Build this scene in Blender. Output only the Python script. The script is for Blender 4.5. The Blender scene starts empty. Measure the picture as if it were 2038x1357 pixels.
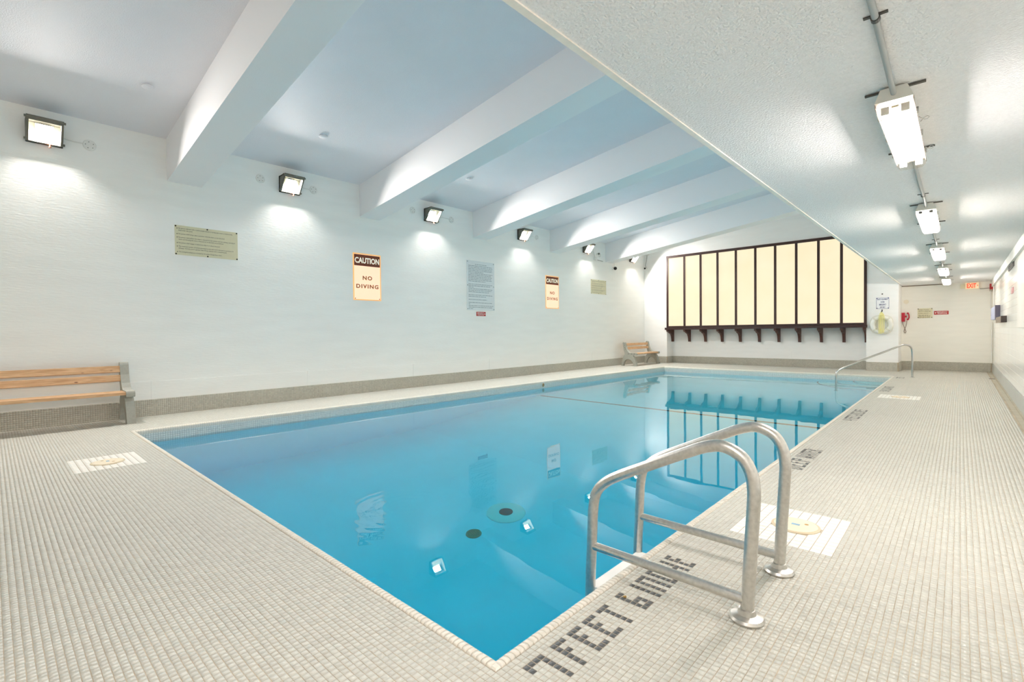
import bpy, bmesh, math, random
import numpy as np
from mathutils import Matrix, Vector

random.seed(7)
rng = np.random.default_rng(7)
PI = math.pi
SC = bpy.context.scene
COL = SC.collection

# ------------------------------------------------------------------ camera, world, exposure
CAM_H = 1.2
FPX, IW, IH = 964.1, 2038, 1357
YAW, PITCH, ROLL = 0.7466, 0.0171, -0.0105
def cam_rot():
    cy, sy, cp, sp, cr, sr = (math.cos(YAW), math.sin(YAW), math.cos(PITCH), math.sin(PITCH), math.cos(ROLL), math.sin(ROLL))
    B = np.array([[1, 0, 0], [0, 0, -1], [0, 1, 0]], float)
    Ry = np.array([[cy, 0, sy], [0, 1, 0], [-sy, 0, cy]])
    Rp = np.array([[1, 0, 0], [0, cp, -sp], [0, sp, cp]])
    Rr = np.array([[cr, -sr, 0], [sr, cr, 0], [0, 0, 1]])
    return Rr @ Rp @ Ry @ B
R_CAM = cam_rot()
cd = bpy.data.cameras.new('camera')
cam = bpy.data.objects.new('camera', cd)
COL.objects.link(cam)
cd.sensor_width = 36.0
cd.sensor_fit = 'HORIZONTAL'
cd.lens = FPX / IW * 36.0
cd.clip_start, cd.clip_end = 0.02, 100
m = Matrix.Identity(4)
for i in range(3):
    m[i][0] = R_CAM[0][i]; m[i][1] = -R_CAM[1][i]; m[i][2] = -R_CAM[2][i]
m.translation = (0, 0, CAM_H)
cam.matrix_world = m
SC.camera = cam

world = bpy.data.worlds.new('world')
SC.world = world
world.use_nodes = True
world.node_tree.nodes['Background'].inputs[0].default_value = (0.8, 0.85, 0.9, 1)
world.node_tree.nodes['Background'].inputs[1].default_value = 0.3

vs = SC.view_settings
vs.view_transform = 'Standard'
vs.look = 'None'
vs.exposure = 0.0
vs.gamma = 1.0
vs.use_curve_mapping = False
try:
    SC.cycles.max_bounces = 14
    SC.cycles.diffuse_bounces = 10
    SC.cycles.glossy_bounces = 5
    SC.cycles.transmission_bounces = 10
    SC.cycles.transparent_max_bounces = 12
    SC.cycles.sample_clamp_indirect = 6.0
except Exception:
    pass

# lamp strengths
E_WALL = 2850.0        # wall packs
E_TUBE = 285.0        # corridor tubes
E_DIFF = 310.0        # tubes behind the frosted covers
E_WIN = 0.98         # backlit window panes

# ------------------------------------------------------------------ materials
def srgb(c):
    return tuple(((v / 255) / 12.92 if v / 255 <= 0.04045 else ((v / 255 + 0.055) / 1.055) ** 2.4) for v in c)

MATS = {}
def mat(name, rgb=(200, 200, 200), rough=0.5, metal=0.0, noise=0.0, nscale=8.0, bump=0.0, bscale=60.0, spec=0.5,
        emit=None, estr=0.0, bdist=0.01, stretch=None):
    if name in MATS:
        return MATS[name]
    M = bpy.data.materials.new(name)
    M.use_nodes = True
    nt = M.node_tree
    b = nt.nodes['Principled BSDF']
    c = srgb(rgb)
    b.inputs['Base Color'].default_value = (*c, 1)
    b.inputs['Roughness'].default_value = rough
    b.inputs['Metallic'].default_value = metal
    b.inputs['Specular IOR Level'].default_value = spec
    tc = nt.nodes.new('ShaderNodeTexCoord')
    src = tc.outputs['Object']
    if stretch:
        mp = nt.nodes.new('ShaderNodeMapping')
        mp.inputs['Scale'].default_value = stretch
        nt.links.new(src, mp.inputs['Vector'])
        src = mp.outputs['Vector']
    if noise > 0:
        n = nt.nodes.new('ShaderNodeTexNoise')
        n.inputs['Scale'].default_value = nscale
        n.inputs['Detail'].default_value = 5
        nt.links.new(src, n.inputs['Vector'])
        r = nt.nodes.new('ShaderNodeValToRGB')
        r.color_ramp.elements[0].position = 0.3
        r.color_ramp.elements[1].position = 0.7
        r.color_ramp.elements[0].color = (*[v * (1 - noise) for v in c], 1)
        r.color_ramp.elements[1].color = (*[min(1, v * (1 + noise)) for v in c], 1)
        nt.links.new(n.outputs['Fac'], r.inputs['Fac'])
        nt.links.new(r.outputs['Color'], b.inputs['Base Color'])
    if bump > 0:
        n2 = nt.nodes.new('ShaderNodeTexNoise')
        n2.inputs['Scale'].default_value = bscale
        n2.inputs['Detail'].default_value = 4
        nt.links.new(src, n2.inputs['Vector'])
        bp = nt.nodes.new('ShaderNodeBump')
        bp.inputs['Strength'].default_value = bump
        bp.inputs['Distance'].default_value = bdist
        nt.links.new(n2.outputs['Fac'], bp.inputs['Height'])
        nt.links.new(bp.outputs['Normal'], b.inputs['Normal'])
    if emit:
        b.inputs['Emission Color'].default_value = (*srgb(emit), 1)
        b.inputs['Emission Strength'].default_value = estr
    MATS[name] = M
    return M

WHITE_WALL = mat('wall paint', (247, 247, 243), 0.42, noise=0.02, nscale=1.2, bump=0.25, bscale=9, bdist=0.006, stretch=(1, 1, 6))
WALL_FAR = mat('far wall paint', (243, 243, 241), 0.45, noise=0.02, nscale=1.5, bump=0.2, bscale=9, bdist=0.005, stretch=(1, 1, 6))
CEIL = mat('ceiling paint', (230, 230, 236), 0.6, noise=0.015, nscale=2, bump=0.6, bscale=80, bdist=0.008)
BEAM = mat('beam paint', (239, 239, 241), 0.55, bump=0.2, bscale=70, bdist=0.004)
STIPPLE = mat('stippled ceiling', (240, 240, 239), 0.85, spec=0.15, noise=0.03, nscale=45, bump=0.9, bscale=80, bdist=0.014)
BEAD = mat('corner bead paint', (236, 231, 220), 0.5, noise=0.04, nscale=20)
GROUT = mat('grout', (178, 166, 146), 0.9, noise=0.2, nscale=3)
BAND_GROUT = mat('band grout', (165, 174, 172), 0.9)
COPING = mat('coping tile', (226, 220, 207), 0.3, noise=0.05, nscale=14)
DARK_TILE = mat('dark tile', (74, 77, 78), 0.35, noise=0.22, nscale=50)
BIG_TILE = mat('skimmer tile', (240, 238, 230), 0.3, noise=0.04, nscale=9)
PLASTER = mat('pool plaster', (150, 230, 243), 0.7, noise=0.03, nscale=1.5)
STEP_EDGE = mat('step nosing', (40, 60, 75), 0.6)
STEEL = mat('stainless steel', (206, 203, 197), 0.34, 1.0, noise=0.10, nscale=60, bump=0.15, bscale=180, bdist=0.001)
CHROME = mat('chrome', (205, 205, 203), 0.14, 1.0)
DARKMETAL = mat('dark bronze metal', (112, 110, 100), 0.5, 0.2, noise=0.1, nscale=20)
GALV = mat('galvanised strip', (90, 88, 84), 0.55, 0.6)
CONDUIT = mat('grey conduit', (158, 162, 160), 0.45)
WHITE_PL = mat('white plastic', (234, 233, 228), 0.4)
GREY_PL = mat('pale fixture housing', (216, 214, 205), 0.45)
BROWN = mat('window wood', (58, 36, 33), 0.45, noise=0.15, nscale=14, stretch=(6, 6, 1))
BROWN_BR = mat('bracket wood', (84, 52, 44), 0.5, noise=0.15, nscale=14)
CONC = mat('bench concrete', (168, 168, 158), 0.85, noise=0.06, nscale=30, bump=0.2, bscale=80, bdist=0.003)
BOLT = mat('dark bolt', (45, 42, 38), 0.5, 0.3)
RED = mat('red enamel', (178, 30, 32), 0.35)
REDPH = mat('red telephone plastic', (176, 24, 48), 0.25)
BLACK = mat('black plastic', (22, 22, 22), 0.35)
CORD = mat('phone cord', (92, 58, 44), 0.6)
SIGN_WHITE = mat('white sign face', (240, 241, 243), 0.4)
SIGN_BEIGE = mat('beige sign face', (220, 214, 182), 0.45, noise=0.03, nscale=10)
SIGN_GREY = mat('grey sign face', (224, 230, 231), 0.35, noise=0.02, nscale=6)
INK = mat('dark ink', (48, 44, 34), 0.6)
INK_GREY = mat('grey ink', (150, 162, 168), 0.6)
INK_BLUE = mat('blue ink', (38, 46, 112), 0.6)
INK_TAN = mat('tan ink', (120, 112, 78), 0.6)
INK_WHITE = mat('white ink', (245, 240, 235), 0.5)
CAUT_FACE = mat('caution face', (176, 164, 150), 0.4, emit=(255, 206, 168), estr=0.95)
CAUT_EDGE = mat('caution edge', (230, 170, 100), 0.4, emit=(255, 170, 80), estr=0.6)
CAUT_BROWN = mat('caution brown', (112, 44, 6), 0.5)
CAUT_TXT = mat('caution lettering', (150, 82, 6), 0.5)
EXIT_FACE = mat('exit face', (250, 226, 190), 0.4, emit=(255, 226, 180), estr=0.25)
EXIT_RED = mat('exit letters', (240, 60, 24), 0.4, emit=(255, 70, 30), estr=0.7)
RING = mat('ring foam', (232, 233, 226), 0.45)
ROPE = mat('yellow rope', (240, 233, 160), 0.7, bump=0.3, bscale=150)
LINE = mat('depth line', (40, 40, 44), 0.6)
LID = mat('skimmer lid', (232, 218, 192), 0.45, noise=0.05, nscale=12)
GUTTER = mat('gutter strip', (176, 170, 152), 0.6, noise=0.08, nscale=6)
RIGHT_BASE = mat('right base', (176, 178, 172), 0.5, noise=0.03, nscale=5)
GLOSS_WHITE = mat('glossy wall course', (242, 241, 236), 0.16, noise=0.02, nscale=2)
BLUEGREY = mat('blue grey box', (176, 184, 214), 0.4)
BRUSHED = mat('brushed steel box', (150, 134, 118), 0.35, 0.8, noise=0.1, nscale=30)
BACK_WALL = mat('plain back wall', (240, 240, 236), 0.5)
DRAIN_DARK = mat('drain hole', (30, 26, 38), 0.6)
DRAIN_GREY = mat('drain grate', (120, 128, 100), 0.6)
LEAF = mat('dry leaf', (150, 120, 60), 0.8)

def tile_material(name, rgb, var, rough, spec=0.5):
    M = bpy.data.materials.new(name); M.use_nodes = True
    nt = M.node_tree; b = nt.nodes['Principled BSDF']
    at = nt.nodes.new('ShaderNodeAttribute'); at.attribute_name = 'tint'
    oi = nt.nodes.new('ShaderNodeObjectInfo')
    geo = nt.nodes.new('ShaderNodeNewGeometry')
    nz = nt.nodes.new('ShaderNodeTexNoise'); nz.inputs['Scale'].default_value = 0.9; nz.inputs['Detail'].default_value = 6
    nt.links.new(geo.outputs['Position'], nz.inputs['Vector'])
    a1 = nt.nodes.new('ShaderNodeMath'); a1.operation = 'ADD'
    nt.links.new(at.outputs['Fac'], a1.inputs[0]); nt.links.new(oi.outputs['Random'], a1.inputs[1])
    fr = nt.nodes.new('ShaderNodeMath'); fr.operation = 'FRACT'
    nt.links.new(a1.outputs[0], fr.inputs[0])
    mx = nt.nodes.new('ShaderNodeMath'); mx.operation = 'ADD'
    nt.links.new(fr.outputs[0], mx.inputs[0]); nt.links.new(nz.outputs['Fac'], mx.inputs[1])
    r = nt.nodes.new('ShaderNodeValToRGB')
    c = srgb(rgb)
    r.color_ramp.elements[0].position = 0.2; r.color_ramp.elements[1].position = 1.0
    hv = nt.nodes.new('ShaderNodeMath'); hv.operation = 'MULTIPLY'; hv.inputs[1].default_value = 0.62
    nt.links.new(mx.outputs[0], hv.inputs[0])
    r.color_ramp.elements[0].color = (*[v * (1 - var) for v in c], 1)
    r.color_ramp.elements[1].color = (*[min(1, v * (1 + var * 0.6)) for v in c], 1)
    nt.links.new(hv.outputs[0], r.inputs['Fac'])
    nt.links.new(r.outputs['Color'], b.inputs['Base Color'])
    b.inputs['Roughness'].default_value = rough
    b.inputs['Specular IOR Level'].default_value = spec
    return M
TILE = tile_material('deck tile', (196, 195, 185), 0.10, 0.36)
BASE_TILE = tile_material('base tile', (188, 187, 176), 0.16, 0.45)
BAND_TILE = tile_material('waterline tile', (222, 225, 220), 0.08, 0.35)

def wood_material():
    M = bpy.data.materials.new('bench pine'); M.use_nodes = True
    nt = M.node_tree; b = nt.nodes['Principled BSDF']
    tc = nt.nodes.new('ShaderNodeTexCoord'); mp = nt.nodes.new('ShaderNodeMapping')
    mp.inputs['Scale'].default_value = (14, 1.1, 14)
    oi = nt.nodes.new('ShaderNodeObjectInfo'); ad = nt.nodes.new('ShaderNodeVectorMath')
    nt.links.new(tc.outputs['Object'], ad.inputs[0]); nt.links.new(oi.outputs['Random'], ad.inputs[1])
    nt.links.new(ad.outputs[0], mp.inputs['Vector'])
    n = nt.nodes.new('ShaderNodeTexNoise'); n.inputs['Scale'].default_value = 3; n.inputs['Detail'].default_value = 8
    n.inputs['Distortion'].default_value = 1.2
    nt.links.new(mp.outputs[0], n.inputs['Vector'])
    r = nt.nodes.new('ShaderNodeValToRGB')
    r.color_ramp.elements[0].position = 0.3; r.color_ramp.elements[1].position = 0.72
    r.color_ramp.elements[0].color = (*srgb((190, 146, 104)), 1); r.color_ramp.elements[1].color = (*srgb((226, 188, 146)), 1)
    nt.links.new(n.outputs['Fac'], r.inputs['Fac'])
    v = nt.nodes.new('ShaderNodeTexVoronoi'); v.inputs['Scale'].default_value = 4.2
    mp2 = nt.nodes.new('ShaderNodeMapping'); mp2.inputs['Scale'].default_value = (2.4, 1.0, 2.4)
    nt.links.new(ad.outputs[0], mp2.inputs['Vector']); nt.links.new(mp2.outputs[0], v.inputs['Vector'])
    kr = nt.nodes.new('ShaderNodeValToRGB')
    kr.color_ramp.elements[0].position = 0.05; kr.color_ramp.elements[1].position = 0.11
    kr.color_ramp.elements[0].color = (0.28, 0.2, 0.16, 1); kr.color_ramp.elements[1].color = (1, 1, 1, 1)
    nt.links.new(v.outputs['Distance'], kr.inputs['Fac'])
    mm = nt.nodes.new('ShaderNodeMix'); mm.data_type = 'RGBA'; mm.blend_type = 'MULTIPLY'; mm.inputs[0].default_value = 1
    nt.links.new(r.outputs['Color'], mm.inputs[6]); nt.links.new(kr.outputs['Color'], mm.inputs[7])
    nt.links.new(mm.outputs[2], b.inputs['Base Color'])
    b.inputs['Roughness'].default_value = 0.5
    return M
PINE = wood_material()

def emitter(name, rgb, strength):
    M = bpy.data.materials.new(name); M.use_nodes = True
    nt = M.node_tree
    for n in list(nt.nodes):
        if n.type != 'OUTPUT_MATERIAL': nt.nodes.remove(n)
    e = nt.nodes.new('ShaderNodeEmission')
    e.inputs[0].default_value = (*srgb(rgb), 1); e.inputs[1].default_value = strength
    nt.links.new(e.outputs[0], nt.nodes['Material Output'].inputs[0])
    return M
LED = emitter('led panel glow', (252, 250, 251), E_WALL)
TUBE = emitter('fluorescent tube glow', (255, 247, 247), E_TUBE)
TUBE_F = emitter('frosted lamp tube glow', (255, 247, 245), E_DIFF)
REFLECTOR = mat('lamp reflector', (170, 172, 150), 0.35)

def pane_material():
    M = bpy.data.materials.new('backlit pane'); M.use_nodes = True
    nt = M.node_tree; b = nt.nodes['Principled BSDF']
    b.inputs['Base Color'].default_value = (*srgb((90, 80, 60)), 1)
    b.inputs['Roughness'].default_value = 0.45
    tc = nt.nodes.new('ShaderNodeTexCoord')
    n = nt.nodes.new('ShaderNodeTexNoise'); n.inputs['Scale'].default_value = 1.3; n.inputs['Detail'].default_value = 3
    nt.links.new(tc.outputs['Object'], n.inputs['Vector'])
    r = nt.nodes.new('ShaderNodeValToRGB')
    r.color_ramp.elements[0].color = (*srgb((252, 232, 190)), 1); r.color_ramp.elements[1].color = (*srgb((255, 244, 214)), 1)
    nt.links.new(n.outputs['Fac'], r.inputs['Fac'])
    nt.links.new(r.outputs['Color'], b.inputs['Emission Color'])
    b.inputs['Emission Strength'].default_value = E_WIN
    return M
PANE = pane_material()

def clear_material(name, tint, gloss):
    M = bpy.data.materials.new(name); M.use_nodes = True
    nt = M.node_tree
    for n in list(nt.nodes):
        if n.type != 'OUTPUT_MATERIAL': nt.nodes.remove(n)
    t = nt.nodes.new('ShaderNodeBsdfTransparent'); t.inputs[0].default_value = (*tint, 1)
    g = nt.nodes.new('ShaderNodeBsdfGlossy'); g.inputs['Roughness'].default_value = 0.08
    mx = nt.nodes.new('ShaderNodeMixShader'); mx.inputs[0].default_value = gloss
    nt.links.new(t.outputs[0], mx.inputs[1]); nt.links.new(g.outputs[0], mx.inputs[2])
    nt.links.new(mx.outputs[0], nt.nodes['Material Output'].inputs[0])
    return M
CLEAR = clear_material('clear lamp cover', (0.97, 0.95, 0.92), 0.06)
def frost_material():
    M = bpy.data.materials.new('frosted lamp cover'); M.use_nodes = True
    nt = M.node_tree
    for n in list(nt.nodes):
        if n.type != 'OUTPUT_MATERIAL': nt.nodes.remove(n)
    t = nt.nodes.new('ShaderNodeBsdfTransparent'); t.inputs[0].default_value = (1.0, 0.97, 0.90, 1)
    g = nt.nodes.new('ShaderNodeBsdfTranslucent'); g.inputs[0].default_value = (1.0, 0.92, 0.72, 1)
    mx = nt.nodes.new('ShaderNodeMixShader'); mx.inputs[0].default_value = 0.6
    nt.links.new(t.outputs[0], mx.inputs[1]); nt.links.new(g.outputs[0], mx.inputs[2])
    nt.links.new(mx.outputs[0], nt.nodes['Material Output'].inputs[0])
    return M
FROST = frost_material()

WATER_Z = -0.15
def water_material():
    M = bpy.data.materials.new('pool water'); M.use_nodes = True
    nt = M.node_tree
    for n in list(nt.nodes):
        if n.type != 'OUTPUT_MATERIAL': nt.nodes.remove(n)
    out = nt.nodes['Material Output']
    g = nt.nodes.new('ShaderNodeBsdfGlass'); g.inputs['IOR'].default_value = 1.33; g.inputs['Roughness'].default_value = 0.0
    g.inputs['Color'].default_value = (1, 1, 1, 1)
    nt.links.new(g.outputs[0], out.inputs['Surface'])
    va = nt.nodes.new('ShaderNodeVolumeAbsorption')
    va.inputs['Color'].default_value = (0.0, 0.905, 0.982, 1); va.inputs['Density'].default_value = 0.46
    nt.links.new(va.outputs[0], out.inputs['Volume'])
    geo = nt.nodes.new('ShaderNodeNewGeometry')
    # broad gentle swell everywhere
    n1 = nt.nodes.new('ShaderNodeTexNoise'); n1.inputs['Scale'].default_value = 1.6; n1.inputs['Detail'].default_value = 2
    nt.links.new(geo.outputs['Position'], n1.inputs['Vector'])
    b1 = nt.nodes.new('ShaderNodeBump'); b1.inputs['Strength'].default_value = 0.10; b1.inputs['Distance'].default_value = 0.012
    nt.links.new(n1.outputs['Fac'], b1.inputs['Height'])
    # disturbed patch with small ripples, fading out round one spot
    def ripple(cx, cy, rad, prev, wl, amp, noise_amp):
        sub = nt.nodes.new('ShaderNodeVectorMath'); sub.operation = 'SUBTRACT'; sub.inputs[1].default_value = (cx, cy, WATER_Z)
        nt.links.new(geo.outputs['Position'], sub.inputs[0])
        ln = nt.nodes.new('ShaderNodeVectorMath'); ln.operation = 'LENGTH'
        nt.links.new(sub.outputs[0], ln.inputs[0])
        nz = nt.nodes.new('ShaderNodeTexNoise'); nz.inputs['Scale'].default_value = 11; nz.inputs['Detail'].default_value = 3
        nt.links.new(geo.outputs['Position'], nz.inputs['Vector'])
        k = nt.nodes.new('ShaderNodeMath'); k.operation = 'MULTIPLY'; k.inputs[1].default_value = 2 * PI / wl
        nt.links.new(ln.outputs['Value'], k.inputs[0])
        ph = nt.nodes.new('ShaderNodeMath'); ph.operation = 'MULTIPLY_ADD'; ph.inputs[1].default_value = 3.0
        nt.links.new(nz.outputs['Fac'], ph.inputs[0]); nt.links.new(k.outputs[0], ph.inputs[2])
        s = nt.nodes.new('ShaderNodeMath'); s.operation = 'SINE'; nt.links.new(ph.outputs[0], s.inputs[0])
        s2 = nt.nodes.new('ShaderNodeMath'); s2.operation = 'MULTIPLY'; s2.inputs[1].default_value = amp
        nt.links.new(s.outputs[0], s2.inputs[0])
        nn = nt.nodes.new('ShaderNodeMath'); nn.operation = 'MULTIPLY_ADD'; nn.inputs[1].default_value = noise_amp
        nt.links.new(nz.outputs['Fac'], nn.inputs[0]); nt.links.new(s2.outputs[0], nn.inputs[2])
        d = nt.nodes.new('ShaderNodeMapRange'); d.interpolation_type = 'SMOOTHSTEP'
        d.inputs[1].default_value = 0.0; d.inputs[2].default_value = rad; d.inputs[3].default_value = 1.0; d.inputs[4].default_value = 0.0
        nt.links.new(ln.outputs['Value'], d.inputs[0])
        m2 = nt.nodes.new('ShaderNodeMath'); m2.operation = 'MULTIPLY'
        nt.links.new(nn.outputs[0], m2.inputs[0]); nt.links.new(d.outputs[0], m2.inputs[1])
        b2 = nt.nodes.new('ShaderNodeBump'); b2.inputs['Strength'].default_value = 1.0; b2.inputs['Distance'].default_value = 0.01
        nt.links.new(m2.outputs[0], b2.inputs['Height']); nt.links.new(prev, b2.inputs['Normal'])
        return b2.outputs['Normal']
    nrm = ripple(-3.2, 2.2, 1.0, b1.outputs['Normal'], 0.09, 0.024, 0.04)
    nrm = ripple(-4.9, 2.6, 2.2, nrm, 0.16, 0.008, 0.03)
    nt.links.new(nrm, g.inputs['Normal'])
    return M
WATER = water_material()

# ------------------------------------------------------------------ mesh helpers
class MB:
    def __init__(self): self.bm = bmesh.new()
    def box(self, lo, hi, rot=None, origin=None):
        x0, y0, z0 = lo; x1, y1, z1 = hi
        vs_ = [self.bm.verts.new(p) for p in ((x0, y0, z0), (x1, y0, z0), (x1, y1, z0), (x0, y1, z0), (x0, y0, z1), (x1, y0, z1), (x1, y1, z1), (x0, y1, z1))]
        for f in ((0, 3, 2, 1), (4, 5, 6, 7), (0, 1, 5, 4), (1, 2, 6, 5), (2, 3, 7, 6), (3, 0, 4, 7)):
            self.bm.faces.new([vs_[i] for i in f])
        if rot is not None:
            bmesh.ops.rotate(self.bm, cent=origin or (0, 0, 0), matrix=rot, verts=vs_)
        return self
    def prism(self, poly, axis, a, b):
        """poly: 2D points; axis: the axis extruded along ('x': poly is (y,z); 'y': (x,z); 'z': (x,y))"""
        def P(p, t):
            return {'x': (t, p[0], p[1]), 'y': (p[0], t, p[1]), 'z': (p[0], p[1], t)}[axis]
        A = [self.bm.verts.new(P(p, a)) for p in poly]; B = [self.bm.verts.new(P(p, b)) for p in poly]
        n = len(poly)
        for i in range(n):
            self.bm.faces.new((A[i], A[(i + 1) % n], B[(i + 1) % n], B[i]))
        self.bm.faces.new(A[::-1]); self.bm.faces.new(B)
        return self
    def tube(self, pts, r, seg=10, closed=False):
        pts = [Vector(p) for p in pts]; n = len(pts); rings = []
        up = None
        for i, p in enumerate(pts):
            if closed: t = pts[(i + 1) % n] - pts[i - 1]
            else: t = pts[min(i + 1, n - 1)] - pts[max(i - 1, 0)]
            t.normalize()
            if up is None:
                up = Vector((0, 0, 1)) if abs(t.z) < 0.9 else Vector((1, 0, 0))
            a = t.cross(up)
            if a.length < 1e-5: a = t.cross(Vector((0, 1, 0)))
            a.normalize(); bb = a.cross(t).normalized(); up = bb
            rr = r[i] if isinstance(r, (list, tuple)) else r
            rings.append([self.bm.verts.new(p + a * math.cos(2 * PI * k / seg) * rr + bb * math.sin(2 * PI * k / seg) * rr) for k in range(seg)])
        for i in range(n if closed else n - 1):
            A, B = rings[i], rings[(i + 1) % n]
            for k in range(seg):
                self.bm.faces.new((A[k], A[(k + 1) % seg], B[(k + 1) % seg], B[k]))
        if not closed:
            self.bm.faces.new(rings[0][::-1]); self.bm.faces.new(rings[-1])
        return self
    def lathe(self, prof, center, axis='z', seg=24, cap=True):
        """prof: list of (radius, height) along axis"""
        c = Vector(center); rings = []
        ax = {'x': (Vector((0, 1, 0)), Vector((0, 0, 1)), Vector((1, 0, 0))), 'y': (Vector((0, 0, 1)), Vector((1, 0, 0)), Vector((0, 1, 0))), 'z': (Vector((1, 0, 0)), Vector((0, 1, 0)), Vector((0, 0, 1)))}[axis]
        for (r, h) in prof:
            rings.append([self.bm.verts.new(c + ax[0] * math.cos(2 * PI * k / seg) * r + ax[1] * math.sin(2 * PI * k / seg) * r + ax[2] * h) for k in range(seg)])
        for A, B in zip(rings, rings[1:]):
            for k in range(seg):
                self.bm.faces.new((A[k], A[(k + 1) % seg], B[(k + 1) % seg], B[k]))
        if cap:
            self.bm.faces.new(rings[0][::-1]); self.bm.faces.new(rings[-1])
        return self
    def build(self, name, material, parent=None, smooth=False, bevel=0.0, bseg=2):
        bm = self.bm
        if bevel > 0:
            es = [e for e in bm.edges if len(e.link_faces) == 2 and e.calc_face_angle(0) > 0.5]
            bmesh.ops.bevel(bm, geom=es, offset=bevel, segments=bseg, affect='EDGES', profile=0.5)
        bmesh.ops.recalc_face_normals(bm, faces=bm.faces)
        me = bpy.data.meshes.new(name); bm.to_mesh(me); bm.free()
        me.materials.append(material)
        if smooth:
            for p in me.polygons: p.use_smooth = True
            try: me.set_sharp_from_angle(angle=math.radians(40))
            except Exception: pass
        return link(name, me, parent)

def link(name, me, parent=None, loc=None):
    o = bpy.data.objects.new(name, me); COL.objects.link(o)
    if parent is not None:
        o.parent = parent
        o.matrix_parent_inverse = parent_matrix(parent).inverted()
    if loc is not None: o.location = loc
    return o
_PM = {}
def parent_matrix(p):
    mm = Matrix.LocRotScale(p.location, p.rotation_euler, p.scale)
    if p.parent is not None:
        return parent_matrix(p.parent) @ p.matrix_parent_inverse @ mm
    return mm
def thing(name, label, cat, loc=(0, 0, 0), group=None):
    o = bpy.data.objects.new(name, None); COL.objects.link(o)
    o.location = loc; o['label'] = label; o['category'] = cat; o.empty_display_size = 0.05
    if group: o['group'] = group
    return o
def tag(o, label, cat, group=None):
    o['label'] = label; o['category'] = cat
    if group: o['group'] = group
    return o
def struct(o):
    o['kind'] = 'structure'; return o
def stuff(o):
    o['kind'] = 'stuff'; return o
def smooth_path(pts, n=6):
    P = [Vector(p) for p in pts]; out = []
    P = [P[0] * 2 - P[1]] + P + [P[-1] * 2 - P[-2]]
    for i in range(1, len(P) - 2):
        a, b, c, d = P[i - 1:i + 3]
        for k in range(n):
            t = k / n
            out.append(0.5 * ((2 * b) + (c - a) * t + (2 * a - 5 * b + 4 * c - d) * t * t + (3 * b - a - 3 * c + d) * t ** 3))
    out.append(P[-2]); return out
def fillet(pts, rads, n=8):
    """polyline with rounded corners; rads per interior point"""
    P = [Vector(p) for p in pts]; out = [P[0]]
    for i in range(1, len(P) - 1):
        a = (P[i - 1] - P[i]).normalized(); b = (P[i + 1] - P[i]).normalized()
        ang = a.angle(b); t = rads[i - 1] / math.tan(ang / 2)
        s, e = P[i] + a * t, P[i] + b * t
        bis = (a + b).normalized(); c = P[i] + bis * (rads[i - 1] / math.sin(ang / 2))
        v0, v1 = s - c, e - c
        tot = v0.angle(v1); axis = v0.cross(v1).normalized()
        for k in range(n + 1):
            out.append(c + Matrix.Rotation(tot * k / n, 3, axis) @ v0)
    out.append(P[-1]); return out

# text: frame = (origin, right, up, normal)
def frame_on(wall):
    return {'left': (Vector((0, 1, 0)), Vector((0, 0, 1)), Vector((1, 0, 0))),
            'far': (Vector((1, 0, 0)), Vector((0, 0, 1)), Vector((0, -1, 0))),
            'right': (Vector((0, -1, 0)), Vector((0, 0, 1)), Vector((-1, 0, 0)))}[wall]
def text(body, wall, center, w, h, material, parent, name='lettering', bold=0.0, align='CENTER', spacing=1.0, line=1.0, charspace=1.0):
    cu = bpy.data.curves.new('t', 'FONT'); cu.body = body; cu.align_x = align; cu.size = 1
    cu.offset = bold; cu.space_character = charspace; cu.space_line = line; cu.extrude = 0.0; cu.resolution_u = 3
    to = bpy.data.objects.new('t', cu); COL.objects.link(to)
    dg = bpy.context.evaluated_depsgraph_get(); dg.update()
    me = bpy.data.meshes.new_from_object(to.evaluated_get(dg))
    bpy.data.objects.remove(to); bpy.data.curves.remove(cu)
    co = np.empty(len(me.vertices) * 3, np.float32); me.vertices.foreach_get('co', co); co = co.reshape(-1, 3)
    lo, hi = co.min(0), co.max(0)
    rt, up, nm = frame_on(wall)
    u = (co[:, 0] - (lo[0] + hi[0]) / 2) / (hi[0] - lo[0]) * w; v = (co[:, 1] - (lo[1] + hi[1]) / 2) / (hi[1] - lo[1]) * h
    c = np.array(center)
    out = c + np.outer(u, np.array(rt)) + np.outer(v, np.array(up))
    me.vertices.foreach_set('co', out.astype(np.float32).ravel()); me.update()
    me.name = name; me.materials.clear(); me.materials.append(material)
    return link(name, me, parent)

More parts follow.
